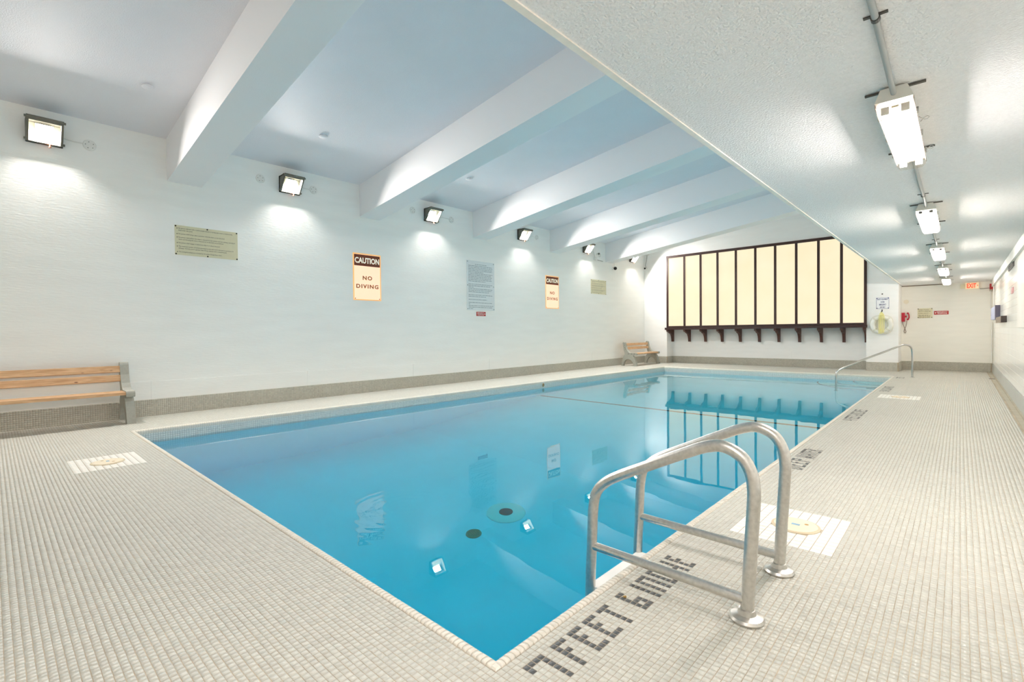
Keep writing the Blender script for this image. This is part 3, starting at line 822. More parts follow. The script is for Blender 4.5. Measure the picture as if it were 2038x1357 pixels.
# ------------------------------------------------------------------ wall packs
ref = {}
def wall_pack(y, label):
    w, z0_, z1_ = 0.36, 3.775, 4.055
    t_ = thing('wall_lamp', label, 'lamp', (XL, y, z0_), 'flood lamps along the left wall')
    dt, db = 0.26, 0.045
    X0 = XL + 0.002
    # hollow housing: back, top, bottom, two cheeks
    hb = MB()
    hb.box((X0, y - w / 2, z0_), (X0 + 0.03, y + w / 2, z1_))
    hb.prism([(X0, z1_ - 0.02), (X0 + dt, z1_ - 0.02), (X0 + dt, z1_), (X0, z1_)], 'y', y - w / 2, y + w / 2)
    hb.prism([(X0, z0_), (X0 + db, z0_), (X0 + db + 0.006, z0_ + 0.02), (X0, z0_ + 0.02)], 'y', y - w / 2, y + w / 2)
    for s in (-1, 1):
        ya = y + s * w / 2; yb = ya - s * 0.016
        hb.prism([(X0, z0_), (X0 + db, z0_), (X0 + dt, z1_), (X0, z1_)], 'y', min(ya, yb), max(ya, yb))
    hb.build('housing', DARKMETAL, t_)
    # tilted plane inside
    def on_face(u, v, off):            # u along y, v 0..1 from bottom to top
        x = X0 + db + (dt - db) * v; z = z0_ + (z1_ - z0_) * v
        nx_, nz_ = (z1_ - z0_), -(dt - db); l = math.hypot(nx_, nz_)
        return Vector((x + nx_ / l * off, y + u, z + nz_ / l * off))
    def panel(name, u0, u1, v0, v1, off, th, m_, bev=0.0):
        b_ = MB(); q = []
        for o_ in (off, off + th):
            q.append([b_.bm.verts.new(on_face(u, v, o_)) for u, v in ((u0, v0), (u1, v0), (u1, v1), (u0, v1))])
        A, B2 = q
        b_.bm.faces.new(A[::-1]); b_.bm.faces.new(B2)
        for k2 in range(4): b_.bm.faces.new((A[k2], A[(k2 + 1) % 4], B2[(k2 + 1) % 4], B2[k2]))
        return b_.build(name, m_, t_, bevel=bev)
    MB().box((X0 + 0.031, y - w / 2 + 0.02, z0_ + 0.022), (X0 + 0.036, y + w / 2 - 0.02, z1_ - 0.022)).build('reflector', REFLECTOR, t_)
    th_ = math.radians(44); fa = Vector((math.sin(th_), 0, math.cos(th_))); fn = Vector((math.cos(th_), 0, -math.sin(th_)))
    base_ = Vector((X0 + 0.036, y, z0_ + 0.15))
    def quad(o_, g): return [base_ + Vector((0, u, 0)) + fa * v + fn * o_ for u, v in ((-0.085 - g, -g), (0.085 + g, -g), (0.085 + g, 0.105 + g), (-0.085 - g, 0.105 + g))]
    sh_ = MB(); q = [[sh_.bm.verts.new(p) for p in quad(o_, 0.004)] for o_ in (-0.012, -0.001)]
    sh_.bm.faces.new(q[0][::-1]); sh_.bm.faces.new(q[1])
    for k2 in range(4): sh_.bm.faces.new((q[0][k2], q[0][(k2 + 1) % 4], q[1][(k2 + 1) % 4], q[1][k2]))
    shield = sh_.build('led_shield', DARKMETAL, t_)  # added opaque plate, blocks light from the back of the LED panel
    lb = bmesh.new(); lb.faces.new([lb.verts.new(p) for p in quad(0.0, 0.0)])
    lm = bpy.data.meshes.new('led_panel'); lb.to_mesh(lm); lb.free(); lm.materials.append(LED)
    link('led_panel', lm, shield)
    panel('lens', -w / 2 + 0.024, w / 2 - 0.024, 0.05, 0.84, -0.008, 0.003, CLEAR)
    # bezel of four bars on the tilted face
    panel('bezel', -w / 2, w / 2, 0.0, 0.045, -0.008, 0.010, DARKMETAL); panel('bezel', -w / 2, w / 2, 0.83, 1.0, -0.008, 0.010, DARKMETAL)
    panel('bezel', -w / 2, -w / 2 + 0.026, 0.045, 0.83, -0.008, 0.010, DARKMETAL); panel('bezel', w / 2 - 0.026, w / 2, 0.045, 0.83, -0.008, 0.010, DARKMETAL)
    for u in (-w / 2 - 0.007, w / 2 + 0.007):
        for v in (0.08, 0.92):
            c_ = on_face(u, v, -0.01)
            MB().box(c_ - Vector((0.014, 0.012, 0.012)), c_ + Vector((0.014, 0.012, 0.012))).build('hinge_lug', DARKMETAL, t_)
    MB().lathe([(0.008, 0.0), (0.008, -0.03), (0.014, -0.032), (0.014, -0.042)], (X0 + 0.07, y + 0.05, z0_), seg=10).build('drain_plug', mat('rusty plug', (150, 92, 66), 0.7), t_)
    return t_
wall_pack(0.56, 'dark framed flood lamp above the near bench, first from the camera')
wall_pack(3.78, 'dark framed flood lamp between the beige notice and the larger caution sign')
wall_pack(6.99, 'dark framed flood lamp right of the second ceiling beam, above the grey rules board')
wall_pack(10.17, 'dark framed flood lamp right of the third ceiling beam, before the smaller caution sign')
wall_pack(13.33, 'dark framed flood lamp just past the fourth beam, beside the loose cable')
wall_pack(16.35, 'dark framed flood lamp nearest the far corner, past the last beam')

def cover(y, z, label, holes=True):
    t_ = thing('junction_cover', label, 'cover plate', (XL, y, z), 'round junction box covers on the left wall')
    MB().lathe([(0.075, 0.0), (0.075, 0.006), (0.070, 0.012), (0.02, 0.014)], (XL, y, z), axis='x', seg=28).build('plate', WHITE_PL, t_, smooth=True)
    for a in range(5):
        an = 0.5 + a * 2 * PI / 5
        MB().lathe([(0.006, 0.012), (0.005, 0.016)], (XL, y + 0.045 * math.cos(an), z + 0.045 * math.sin(an)), axis='x', seg=8).build('screw', GALV, t_)
cover(1.02, 3.895, 'round white cover plate wired to the first flood lamp')
cover(3.285, 3.94, 'round blank cover plate left of the second flood lamp')
cover(4.235, 3.94, 'round white cover plate right of the second flood lamp')
cover(6.50, 3.96, 'faint round cover plate left of the third flood lamp')
cover(7.62, 3.93, 'round cover plate right of the third flood lamp')
cover(10.82, 3.95, 'round cover plate right of the fourth flood lamp')
cover(14.15, 3.80, 'round cover plate beside the loose cable past the fourth beam')
def wire(name, pts, r, m_, label, cat='cable', seg=6): return tag(MB().tube(smooth_path(pts, 5), r, seg).build(name, m_, smooth=True), label, cat)
for ya, yb, zz, la_ in ((0.74, 0.945, 3.905, 'first'), (3.96, 4.16, 3.935, 'second'), (7.17, 7.545, 3.94, 'third'), (10.35, 10.745, 3.95, 'fourth')):
    wire('cable', [(XL + 0.012, ya, zz + 0.01), (XL + 0.012, (ya + yb) / 2, zz - 0.002), (XL + 0.012, yb, zz - 0.004)], 0.009, WHITE_PL, 'white painted cable run beside the %s flood lamp' % la_)
# junction box with dangling wires past the fourth beam
t = thing('junction_box', 'small open junction box with bent conduit under the fifth flood lamp', 'box', (XL, 13.86, 3.66))
MB().box((XL + 0.001, 13.78, 3.60), (XL + 0.07, 13.9, 3.70)).build('box', WHITE_PL, t, bevel=0.006)
MB().tube(smooth_path([(XL + 0.03, 13.62, 4.02), (XL + 0.035, 13.70, 3.9), (XL + 0.035, 13.78, 3.78), (XL + 0.035, 13.82, 3.69)], 5), 0.014, 7).build('conduit', WHITE_PL, t, smooth=True)
MB().tube([(XL + 0.035, 13.9, 3.62), (XL + 0.03, 14.3, 3.60)], 0.008, 6).build('wire', DARKMETAL, t)
t = thing('motion_sensor', 'small dark sensor head on a stub between two cover plates', 'sensor', (XL, 13.98, 3.82))
MB().lathe([(0.03, 0.0), (0.03, 0.05), (0.022, 0.06)], (XL, 13.98, 3.82), axis='x', seg=14).build('stub', WHITE_PL, t, smooth=True)
MB().lathe([(0.03, 0.06), (0.036, 0.085), (0.02, 0.11)], (XL, 13.98, 3.82), axis='x', seg=14).build('head', DARKMETAL, t, smooth=True)

# ceiling discs
for (x, y), la_ in zip(((-7.66, 1.45), (-7.59, 3.75), (-7.54, 6.88)), ('left of the first beam', 'between the first and second beams', 'between the second and third beams')):
    z = zc(x)
    o = MB().lathe([(0.065, -0.002), (0.065, -0.016), (0.055, -0.022)], (0, 0, 0), seg=26).build('ceiling_disc', CEIL, smooth=True)
    o.location = (x, y, z); o.rotation_euler = (0, -math.atan(SL), 0)
    tag(o, 'small round white plate on the sloped ceiling ' + la_, 'cover plate', 'round plates on the sloped ceiling')

# ------------------------------------------------------------------ signs
def sign(name, label, cat, wall, center, w, h, m_, th=0.006, screws=(), group=None, screw_m=None, sr=0.012):
    rt, up, nm = frame_on(wall); c = Vector(center)
    t_ = thing(name, label, cat, c, group)
    a = c - rt * w / 2 - up * h / 2; b = c + rt * w / 2 + up * h / 2 + nm * th
    lo = [min(a[i], b[i]) for i in range(3)]; hi = [max(a[i], b[i]) for i in range(3)]
    pn_ = MB().box(lo, hi).build('panel', m_, t_, bevel=0.0015, bseg=1)
    ax = {'left': 'x', 'far': 'y', 'right': 'x'}[wall]
    for (u, v) in screws:
        p = c + rt * u + up * v + nm * th
        sg = 1 if nm[{'x': 0, 'y': 1}[ax]] > 0 else -1
        MB().lathe([(sr, 0.0), (sr * 0.7, 0.004 * sg)], p, axis=ax, seg=10).build('screw', screw_m or BOLT, pn_)
    return t_
def at(wall, center, u, v, off):
    rt, up, nm = frame_on(wall); return Vector(center) + rt * u + up * v + nm * off
NOTICE = [('No person infected with a communicable disease or having open sores on his/her body,', 1), ('shall enter the pool.', 0), (None, 0.75), ('No person shall bring a glass container onto the deck or into the pool.', 1), (None, 0.75),
          ('No person shall pollute the water in the pool in any manner and that spitting, spouting of', 1), ('water and blowing the nose in the pool or on the deck are prohibited.', 0), (None, 0.75),
          ('No person shall engage in boisterous play in or about the pool.', 1), (None, 0.75), ('The maximum number of bathers permitted on the deck and in the pool at any time is 10', 1), ('(Always 10 if the pool is greater than 93 sq. metres and is unsupervised).', 0), (None, 0.75),
          ('The emergency telephone is located by the Ladies Change Room door.', 1)]
def notice(c, w, h, label):
    t_ = sign('notice_sign', label, 'sign', 'left', c, w, h, SIGN_BEIGE, screws=[(sx * w * .485, sz * h * .47) for sx in (-1, 0, 1) for sz in (-1, 1)], group='beige pool rule notices')
    tot = sum(1 if a else b for a, b in NOTICE); lh = h * 0.86 / tot; v = h * 0.43
    for a, bul in NOTICE:
        if a is None: v -= lh * bul; continue
        ww = w * 0.90 * min(1.0, len(a) / 88)
        text(a, 'left', at('left', c, -w * 0.445 + ww / 2, v - lh / 2, 0.0068), ww, lh * 0.72, INK, t_, name='lettering', bold=0.006)
        if bul:
            MB().lathe([(lh * 0.22, 0), (lh * 0.2, 0.001)], at('left', c, -w * 0.465, v - lh / 2, 0.0062), axis='x', seg=10).build('bullet', INK, t_)
        v -= lh
notice((XL, 2.452, 2.708), 0.895, 0.462, 'beige notice of six pool rules above the near bench')
notice((XL, 14.07, 2.715), 0.94, 0.478, 'beige pool rules notice nearest the far corner')

def caution(c, w, h, label):
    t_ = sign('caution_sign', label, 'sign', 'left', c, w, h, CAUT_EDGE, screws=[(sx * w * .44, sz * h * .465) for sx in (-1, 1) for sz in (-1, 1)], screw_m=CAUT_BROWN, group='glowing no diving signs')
    rt, up, nm = frame_on('left')
    def plate(name, u0, u1, v0, v1, off, m_, bev=0):
        a = at('left', c, u0, v0, off); b = at('left', c, u1, v1, off + 0.0015)
        MB().box([min(a[i], b[i]) for i in range(3)], [max(a[i], b[i]) for i in range(3)]).build(name, m_, t_, bevel=bev)
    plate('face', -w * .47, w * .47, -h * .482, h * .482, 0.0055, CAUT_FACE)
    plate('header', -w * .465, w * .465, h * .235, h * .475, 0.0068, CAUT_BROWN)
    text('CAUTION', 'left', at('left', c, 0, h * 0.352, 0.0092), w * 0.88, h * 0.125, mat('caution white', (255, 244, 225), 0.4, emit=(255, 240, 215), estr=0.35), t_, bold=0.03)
    text('NO', 'left', at('left', c, 0, -h * 0.02, 0.008), w * 0.34, h * 0.088, CAUT_TXT, t_, bold=0.032, charspace=1.25)
    text('DIVING', 'left', at('left', c, 0, -h * 0.20, 0.008), w * 0.80, h * 0.088, CAUT_TXT, t_, bold=0.032, charspace=1.25)
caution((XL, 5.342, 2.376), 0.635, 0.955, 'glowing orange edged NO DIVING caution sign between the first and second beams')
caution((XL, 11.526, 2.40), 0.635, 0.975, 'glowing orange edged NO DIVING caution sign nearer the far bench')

def strokes(t_, wall, c, w, lines, m_, lh, u_left, v_top, sd):
    """illegible small print: rows of word length strokes, joined"""
    r = random.Random(sd); b = MB(); rt, up, nm = frame_on(wall)
    v = v_top
    for ln in lines:
        if ln > 0:
            u = u_left; end = u_left + w * ln
            while u < end - lh * 0.3:
                wl_ = min(r.uniform(0.7, 3.2) * lh, end - u)
                p = at(wall, c, u, v - lh * 0.28, 0.0062); q = at(wall, c, u + wl_, v + lh * 0.12 * r.uniform(0.7, 1), 0.0066)
                b.box([min(p[i], q[i]) for i in range(3)], [max(p[i], q[i]) for i in range(3)])
                u += wl_ + lh * 0.35
        v -= lh
    stuff(b.build('small_print', m_, t_))
RC = (XL + 0.0065, 8.57, 2.40)
t = sign('rules_board', 'tall pale grey board of small print above a little red sign', 'sign', 'left', RC, 0.97, 1.245, SIGN_GREY, screws=[(sx * .455, sz * .59) for sx in (-1, 1) for sz in (-1, 0, 1)], screw_m=GALV)
strokes(t, 'left', RC, 0.40, [1], INK_GREY, 0.036, -0.20, 0.535, 3)
strokes(t, 'left', RC, 0.86, [.97, .99, .98, .97, .6, .98, .94, .96, .93, .97, .68, 0, .97, .88, .2, .97, .93, .84, 0, .98, .7, 0, .74, 0, .96, .06, 1, .97, .17], INK_GREY, 0.0385, -0.43, 0.495, 5)
def red_sign(c, wall, label, arrow_left, w, h):
    t_ = sign('telephone_sign', label, 'sign', wall, c, w, h, RED)
    s = -1 if arrow_left else 1
    text('EMERGENCY', wall, at(wall, c, -s * w * 0.06, h * 0.2, 0.0075), w * 0.72, h * 0.27, INK_WHITE, t_, bold=0.02)
    text('TELEPHONE', wall, at(wall, c, -s * w * 0.06, -h * 0.2, 0.0075), w * 0.68, h * 0.27, INK_WHITE, t_, bold=0.02)
    rt, up, nm = frame_on(wall); b = MB()
    tip = at(wall, c, s * w * 0.455, 0, 0.007); a1 = at(wall, c, s * w * 0.36, h * 0.25, 0.007); a2 = at(wall, c, s * w * 0.36, -h * 0.25, 0.007)
    A = [b.bm.verts.new(p) for p in (tip, a1, a2)]; B3 = [b.bm.verts.new(p + nm * 0.001) for p in (tip, a1, a2)]
    b.bm.faces.new(A); b.bm.faces.new(B3[::-1])
    for k2 in range(3): b.bm.faces.new((A[k2], A[(k2 + 1) % 3], B3[(k2 + 1) % 3], B3[k2]))
    b.build('arrow', INK_WHITE, t_)
red_sign((XL, 8.57, 1.687), 'left', 'small red emergency telephone sign just below the grey rules board', False, 0.325, 0.105)
red_sign((-0.394, YE, 1.638), 'far', 'red emergency telephone sign on the end wall beside the beige plaque', True, 0.31, 0.103)
c = (-1.622, YF, 1.928)
t = sign('safety_sign', 'white blue bordered safety equipment sign above the life ring', 'sign', 'far', c, 0.30, 0.325, SIGN_WHITE, screws=[(sx * .128, sz * .14) for sx in (-1, 1) for sz in (-1, 1)], screw_m=INK_BLUE)
b = MB()
for (u0, u1, v0, v1) in ((-.144, .144, .150, .156), (-.144, .144, -.156, -.150), (-.144, -.138, -.156, .156), (.138, .144, -.156, .156)):
    p, q = at('far', c, u0, v0, .006), at('far', c, u1, v1, .007); b.box([min(p[i], q[i]) for i in range(3)], [max(p[i], q[i]) for i in range(3)])
b.build('border', INK_BLUE, t)
for s_, ww, v in (('SAFETY EQUIPMENT', .25, .108), ('IS FOR', .085, .035), ('EMERGENCY', .16, -.04), ('USE ONLY', .12, -.112)):
    text(s_, 'far', at('far', c, 0, v, .0075), ww, .045, INK_BLUE, t, bold=.02)
c = (-0.745, YE, 1.637)
t = sign('plaque', 'beige plaque of telephone instructions left of the red sign', 'sign', 'far', c, 0.33, 0.277, SIGN_BEIGE, screws=[(sx * .15, sz * .125) for sx in (-1, 1) for sz in (-1, 1)])
text('Emergency Telephone', 'far', at('far', c, -.03, .095, .0068), .22, .026, INK, t, bold=.01)
strokes(t, 'far', c, 0.28, [.95, 0, .75, 0, .8, .95, .92, .9], INK_TAN, 0.027, -.14, .055, 9)

# exit sign with its canopy
c = Vector((0.232, YE - 0.065, 2.372))
t = thing('exit_sign', 'lit red EXIT sign with right arrow hanging under the corridor ceiling', 'sign', c)
MB().box((0.10, YE - 0.11, 2.265), (0.365, YE - 0.055, 2.43)).build('case', EXIT_FACE, t, bevel=0.004)
MB().box((0.14, YE - 0.12, 2.43), (0.33, YE - 0.05, ZS - 0.001)).build('canopy', GREY_PL, t, bevel=0.003)
MB().box((0.0, YE - 0.035, 2.285), (0.095, YE - 0.002, 2.40)).build('backing_box', mat('cream box', (232, 224, 196), 0.5), t, bevel=0.003)
text('EXIT', 'far', (0.222, YE - 0.1112, 2.348), 0.185, 0.125, EXIT_RED, t, bold=0.03)
b = MB(); A = [b.bm.verts.new(p) for p in ((0.355, YE - .1112, 2.348), (0.335, YE - .1112, 2.366), (0.335, YE - .1112, 2.33))]; b.bm.faces.new(A); b.build('arrow', EXIT_RED, t)

# ------------------------------------------------------------------ corridor ceiling lamps and conduit
CX = -0.255
def corridor_lamp(y0, label, clear):
    L_ = 1.27; w = 0.16
    t_ = thing('ceiling_lamp', label, 'lamp', (CX, y0 + L_ / 2, ZS), 'wet location lamps along the corridor ceiling')
    h = MB(); zb = 2.372
    pr = [(-0.055, ZS - 0.012), (0.055, ZS - 0.012), (w / 2, zb), (-w / 2, zb)]
    h.prism([(CX + a, z) for a, z in pr], 'y', y0, y0 + L_)
    h.build('housing', GREY_PL, t_, bevel=0.008)
    for yy_ in (y0 + 0.04, y0 + L_ - 0.06):
        MB().box((CX - 0.125, yy_, ZS - 0.012), (CX + 0.125, yy_ + 0.016, ZS - 0.004)).build('hanger_bar', GALV, t_)
    for yy_ in (y0 + 0.22, y0 + 0.62, y0 + 1.02):
        for s in (-1, 1):
            MB().box((CX + s * w / 2 - 0.008, yy_, zb - 0.012), (CX + s * w / 2 + 0.008, yy_ + 0.035, zb + 0.012)).build('clip', CHROME, t_, bevel=0.002)
    cb = MB()
    lw = w / 2 - 0.004
    sec = [(-lw, zb), (-lw, zb - 0.028), (-lw + 0.018, zb - 0.05), (lw - 0.018, zb - 0.05), (lw, zb - 0.028), (lw, zb)]
    cb.prism([(CX + a, z) for a, z in sec], 'y', y0 + 0.006, y0 + L_ - 0.006)
    if clear:
        for s in (-0.042, 0.042):
            MB().tube([(CX + s, y0 + 0.09, zb - 0.022), (CX + s, y0 + L_ - 0.07, zb - 0.022)], 0.0125, 10).build('tube', TUBE, t_, smooth=True)
            for yy_ in (y0 + 0.075, y0 + L_ - 0.06):
                MB().box((CX + s - 0.018, yy_, zb - 0.04), (CX + s + 0.018, yy_ + 0.014, zb - 0.001)).build('socket', WHITE_PL, t_)
        MB().box((CX - 0.016, y0 + 0.08, zb - 0.012), (CX + 0.016, y0 + L_ - 0.08, zb - 0.001)).build('reflector', mat('tube reflector', (235, 226, 196), 0.3), t_)
        cb.build('cover', CLEAR, t_)
        for s in (-1, 1):
            MB().box((CX + s * 0.0785 - 0.0015, y0 + 0.006, zb - 0.017), (CX + s * 0.0785 + 0.0015, y0 + L_ - 0.006, zb)).build('side_strip', mat('smoked side strip', (150, 136, 124), 0.4), t_)
        for s, yy_ in ((1, y0 + 0.35), (1, y0 + 0.95)):
            MB().tube(smooth_path([(CX + s * .082, yy_, zb), (CX + s * .11, yy_ + .01, zb - .02), (CX + s * .125, yy_ + .04, zb), (CX + s * .11, yy_ + .08, zb + .02), (CX + s * .085, yy_ + .09, zb)], 4), 0.0022, 5).build('wire_clip', CHROME, t_)
    else:
        cb.build('cover', FROST, t_, bevel=0.006)
        MB().tube([(CX, y0 + 0.06, zb - 0.022), (CX, y0 + L_ - 0.06, zb - 0.022)], 0.018, 8).build('tube', TUBE_F, t_, smooth=True)
        for s in (-1, 1):
            MB().box((CX + s * 0.04 - 0.014, y0 - 0.002, zb - 0.03), (CX + s * 0.04 + 0.014, y0 + 0.008, zb - 0.006)).build('end_cap', GALV, t_)
    return t_
LY = [3.17, 6.33, 9.47, 12.72, 15.66]
corridor_lamp(LY[0], 'nearest corridor lamp with bare tubes under a clear cover', True)
corridor_lamp(LY[1], 'second corridor ceiling lamp, largest of the frosted ones', False)
corridor_lamp(LY[2], 'third corridor ceiling lamp with frosted cover, middle of five', False)
corridor_lamp(LY[3], 'fourth corridor ceiling lamp with frosted cover, before the farthest', False)
corridor_lamp(LY[4], 'farthest corridor ceiling lamp, next to the end wall', False)
corridor_lamp(0.0 - 0.62, 'added unseen corridor ceiling lamp above the camera', True)  # added lamp out of view, carries the row's spacing on as extra light
def conduit(pts, label, clamps):
    t_ = thing('conduit', label, 'pipe', pts[0], 'grey conduit lengths between the corridor lamps')
    MB().tube(smooth_path(pts, 6), 0.0125, 10).build('pipe', CONDUIT, t_, smooth=True)
    for (x, y) in clamps:
        cb = MB(); cb.lathe([(0.0165, -0.012), (0.0165, 0.012)], (x, y, ZS - 0.016), axis='y', seg=12)
        cb.box((x - 0.04, y - 0.008, ZS - 0.006), (x + 0.04, y + 0.008, ZS - 0.0005)); cb.build('clamp', GALV, t_)
conduit([(CX + .005, 0.66, 2.41), (CX + .005, 1.2, 2.432), (CX + 0.003, 2.3, 2.434), (CX, 2.72, 2.432), (CX, 2.98, 2.415), (CX, LY[0] + .012, 2.405)], 'grey bent conduit feeding the nearest corridor lamp', [(CX + .003, 2.42)])
for i in range(4):
    ya, yb = LY[i] + 1.26, LY[i + 1] + 0.012
    conduit([(CX, ya, 2.41), (CX, ya + 0.25, 2.43), (CX - .004, (ya + yb) / 2, 2.434), (CX, yb - 0.3, 2.43), (CX, yb, 2.408)], 'short grey conduit between corridor lamps, ' + ('nearest', 'second', 'third', 'farthest')[i] + ' of the four linking pieces', [(CX - .003, yb - 0.42)])
tag(MB().tube([(-1.268, YE - 0.02, 2.438), (-0.36, YE - 0.02, 2.438)], 0.011, 8).build('conduit', mat('brown conduit', (120, 104, 86), 0.5), smooth=True), 'thin brown conduit along the top of the end wall', 'pipe')

# ------------------------------------------------------------------ corridor end: telephone, alarm, boxes
t = thing('emergency_telephone', 'red wall telephone with looped handset cord at the corner', 'telephone', (-1.2, YE, 1.42))
MB().box((-1.265, YE - 0.075, 1.405), (-1.19, YE - 0.001, 1.665)).build('body', REDPH, t, bevel=0.014, bseg=3)
hs = smooth_path([(-1.135, YE - 0.06, 1.655), (-1.105, YE - 0.075, 1.62), (-1.095, YE - 0.08, 1.555), (-1.10, YE - 0.075, 1.50), (-1.135, YE - 0.06, 1.455)], 5)
MB().tube(hs, [0.024 if (i < 4 or i > len(hs) - 5) else 0.016 for i in range(len(hs))], 10).build('handset', REDPH, t, smooth=True)
MB().box((-1.19, YE - 0.03, 1.53), (-1.15, YE - 0.001, 1.58)).build('cradle', REDPH, t, bevel=0.004)
lp = [(-1.245, YE - .03, 1.41), (-1.235, YE - .03, 1.33), (-1.20, YE - .03, 1.23), (-1.185, YE - .03, 1.18), (-1.165, YE - .03, 1.11), (-1.185, YE - .03, 1.07), (-1.21, YE - .03, 1.11), (-1.19, YE - .03, 1.2), (-1.165, YE - .03, 1.28), (-1.14, YE - .05, 1.44)]
MB().tube(smooth_path(lp, 5), 0.006, 6).build('cord', CORD, t, smooth=True)
o = MB().lathe([(0.062, 0), (0.06, -0.006), (0.05, -0.008)], (-1.165, YE, 1.985), axis='y', seg=24).build('cover_plate', mat('cream cover', (236, 228, 208), 0.5), smooth=True)
tag(o, 'round cream cover plate above the red telephone', 'cover plate')

t = thing('fire_alarm_horn', 'red fire alarm horn with strobe in the corridor corner', 'alarm', (0.6, YE, 2.3))
MB().box((0.575, YE - 0.09, 2.225), (0.648, YE - 0.001, 2.375)).build('horn_box', RED, t, bevel=0.006)
MB().lathe([(0.02, 0.0), (0.03, -0.03), (0.02, -0.045)], (0.60, YE - 0.05, 2.225), axis='z', seg=14).build('strobe', mat('strobe lens', (200, 196, 180), 0.2), t, smooth=True)
tag(MB().tube([(0.385, YE - 0.012, 2.258), (0.575, YE - 0.012, 2.266)], 0.007, 6).build('alarm_conduit', mat('dull conduit', (120, 112, 100), 0.5), smooth=True), 'short dull conduit running left from the red alarm', 'pipe')
for k_, (x, y, za, zb_, la_) in enumerate(((0.60, YE - 0.016, 1.72, 2.2, 'thin white pipe dropping from the red alarm'), (0.625, YE - 0.03, 0.25, 1.35, 'white corner pipe below the blue grey box'), (0.632, 17.6, 1.65, 2.26, 'white pipe on the right wall above the blue grey box'))):
    tag(MB().tube([(x, y, za), (x, y, zb_)], 0.011, 8).build('pipe', WHITE_PL, smooth=True), la_, 'pipe')
t = thing('control_box', 'pale blue grey box on the right wall by the corridor end', 'box', (XR, 16.4, 1.4))
MB().box((XR - 0.075, 15.4, 1.395), (XR - 0.001, 17.4, 1.69)).build('case', BLUEGREY, t, bevel=0.01)
MB().box((XR - 0.08, 15.2, 1.385), (XR - 0.001, 15.39, 1.70)).build('edge_cover', mat('dark edge', (96, 92, 110), 0.5), t, bevel=0.004)
MB().box((XR - 0.07, 17.42, 1.50), (XR - 0.005, 17.62, 1.60)).build('call_point', mat('maroon', (120, 44, 52), 0.4), t, bevel=0.004)
t = thing('steel_dispenser', 'brushed steel box projecting below the blue grey box', 'box', (XR, 14.2, 1.3))
MB().box((XR - 0.075, 13.3, 1.305), (XR - 0.001, 15.1, 1.42)).build('case', BRUSHED, t, bevel=0.008)
MB().box((XR - 0.078, 13.12, 1.30), (XR - 0.001, 13.29, 1.425)).build('end_plate', mat('dark end plate', (60, 50, 46), 0.5), t, bevel=0.003)
MB().tube(smooth_path([(XR - 0.03, 15.1, 1.34), (XR - 0.035, 15.6, 1.31), (XR - 0.03, 15.9, 1.35), (XR - 0.02, 15.9, 1.39)], 4), 0.008, 6).build('valve_pipe', CHROME, t, smooth=True)
t = thing('wall_vent', 'small dark louvred vent high on the right wall', 'vent', (XR, 12.05, 2.28))
vf_ = MB().box((XR - 0.012, 11.5, 2.215), (XR, 12.6, 2.36)).build('frame', mat('vent frame', (70, 66, 64), 0.6), t, bevel=0.003)
for k_ in range(6):
    MB().box((XR - 0.02, 11.56, 2.228 + k_ * 0.021), (XR - 0.010, 12.54, 2.238 + k_ * 0.021)).build('louvre', mat('vent louvre', (48, 46, 46), 0.6), vf_)
o = MB().box((XR - 0.008, 11.6, 1.775), (XR, 11.98, 1.875)).build('red_notice', mat('faded red', (206, 140, 140), 0.4), bevel=0.002); tag(o, 'small faded red notice on the right wall below the vent', 'sign')
o = MB().box((XR - 0.02, 7.6, 1.2), (XR, 10.55, 2.2)).build('wall_panel', GLOSS_WHITE, bevel=0.004); tag(o, 'flat white panel mounted on the right wall, near side', 'panel')
t = thing('floor_drain', 'small dark slotted drain at the corridor gutter end', 'drain', (0.58, 15.93, 0))
MB().box((0.50, 15.87, 0.0005), (0.60, 15.99, 0.004)).build('frame', mat('drain frame', (96, 88, 70), 0.7), t)
for k_ in range(5):
    MB().box((0.507 + k_ * .019, 15.885, 0.004), (0.519 + k_ * .019, 15.975, 0.007)).build('slot_bar', BOLT, t)

# life ring, rope, hook
rc = Vector((-1.64, YF - 0.065, 1.32))
t = thing('life_ring', 'white foam life ring hung on the pillar below the safety sign', 'life ring', rc)
ringp = [rc + Vector((0.205 * math.cos(2 * PI * k_ / 40), 0, 0.205 * math.sin(2 * PI * k_ / 40))) for k_ in range(40)]
MB().tube(ringp, 0.058, 14, closed=True).build('foam_ring', RING, t, smooth=True)
for a in (PI / 4, 3 * PI / 4, 5 * PI / 4, 7 * PI / 4):
    p = rc + Vector((0.205 * math.cos(a), 0, 0.205 * math.sin(a)))
    tg = Vector((-math.sin(a), 0, math.cos(a)))
    MB().tube([p - tg * 0.022, p + tg * 0.022], 0.0605, 16).build('band', mat('ring band', (214, 214, 200), 0.5), t, smooth=True)
gl = [rc + Vector(((0.275 - 0.018 * math.cos(4 * t_)) * math.cos(t_), -0.01, (0.275 - 0.018 * math.cos(4 * t_)) * math.sin(t_))) for t_ in [2 * PI * k_ / 48 for k_ in range(48)]]
MB().tube(gl, 0.006, 6, closed=True).build('grab_line', mat('grab line', (222, 220, 200), 0.7), t, smooth=True)
t = thing('rope_coil', 'yellow rope coil hanging in front of the white life ring', 'rope', (-1.64, YF - 0.14, 1.65))
r = random.Random(4)
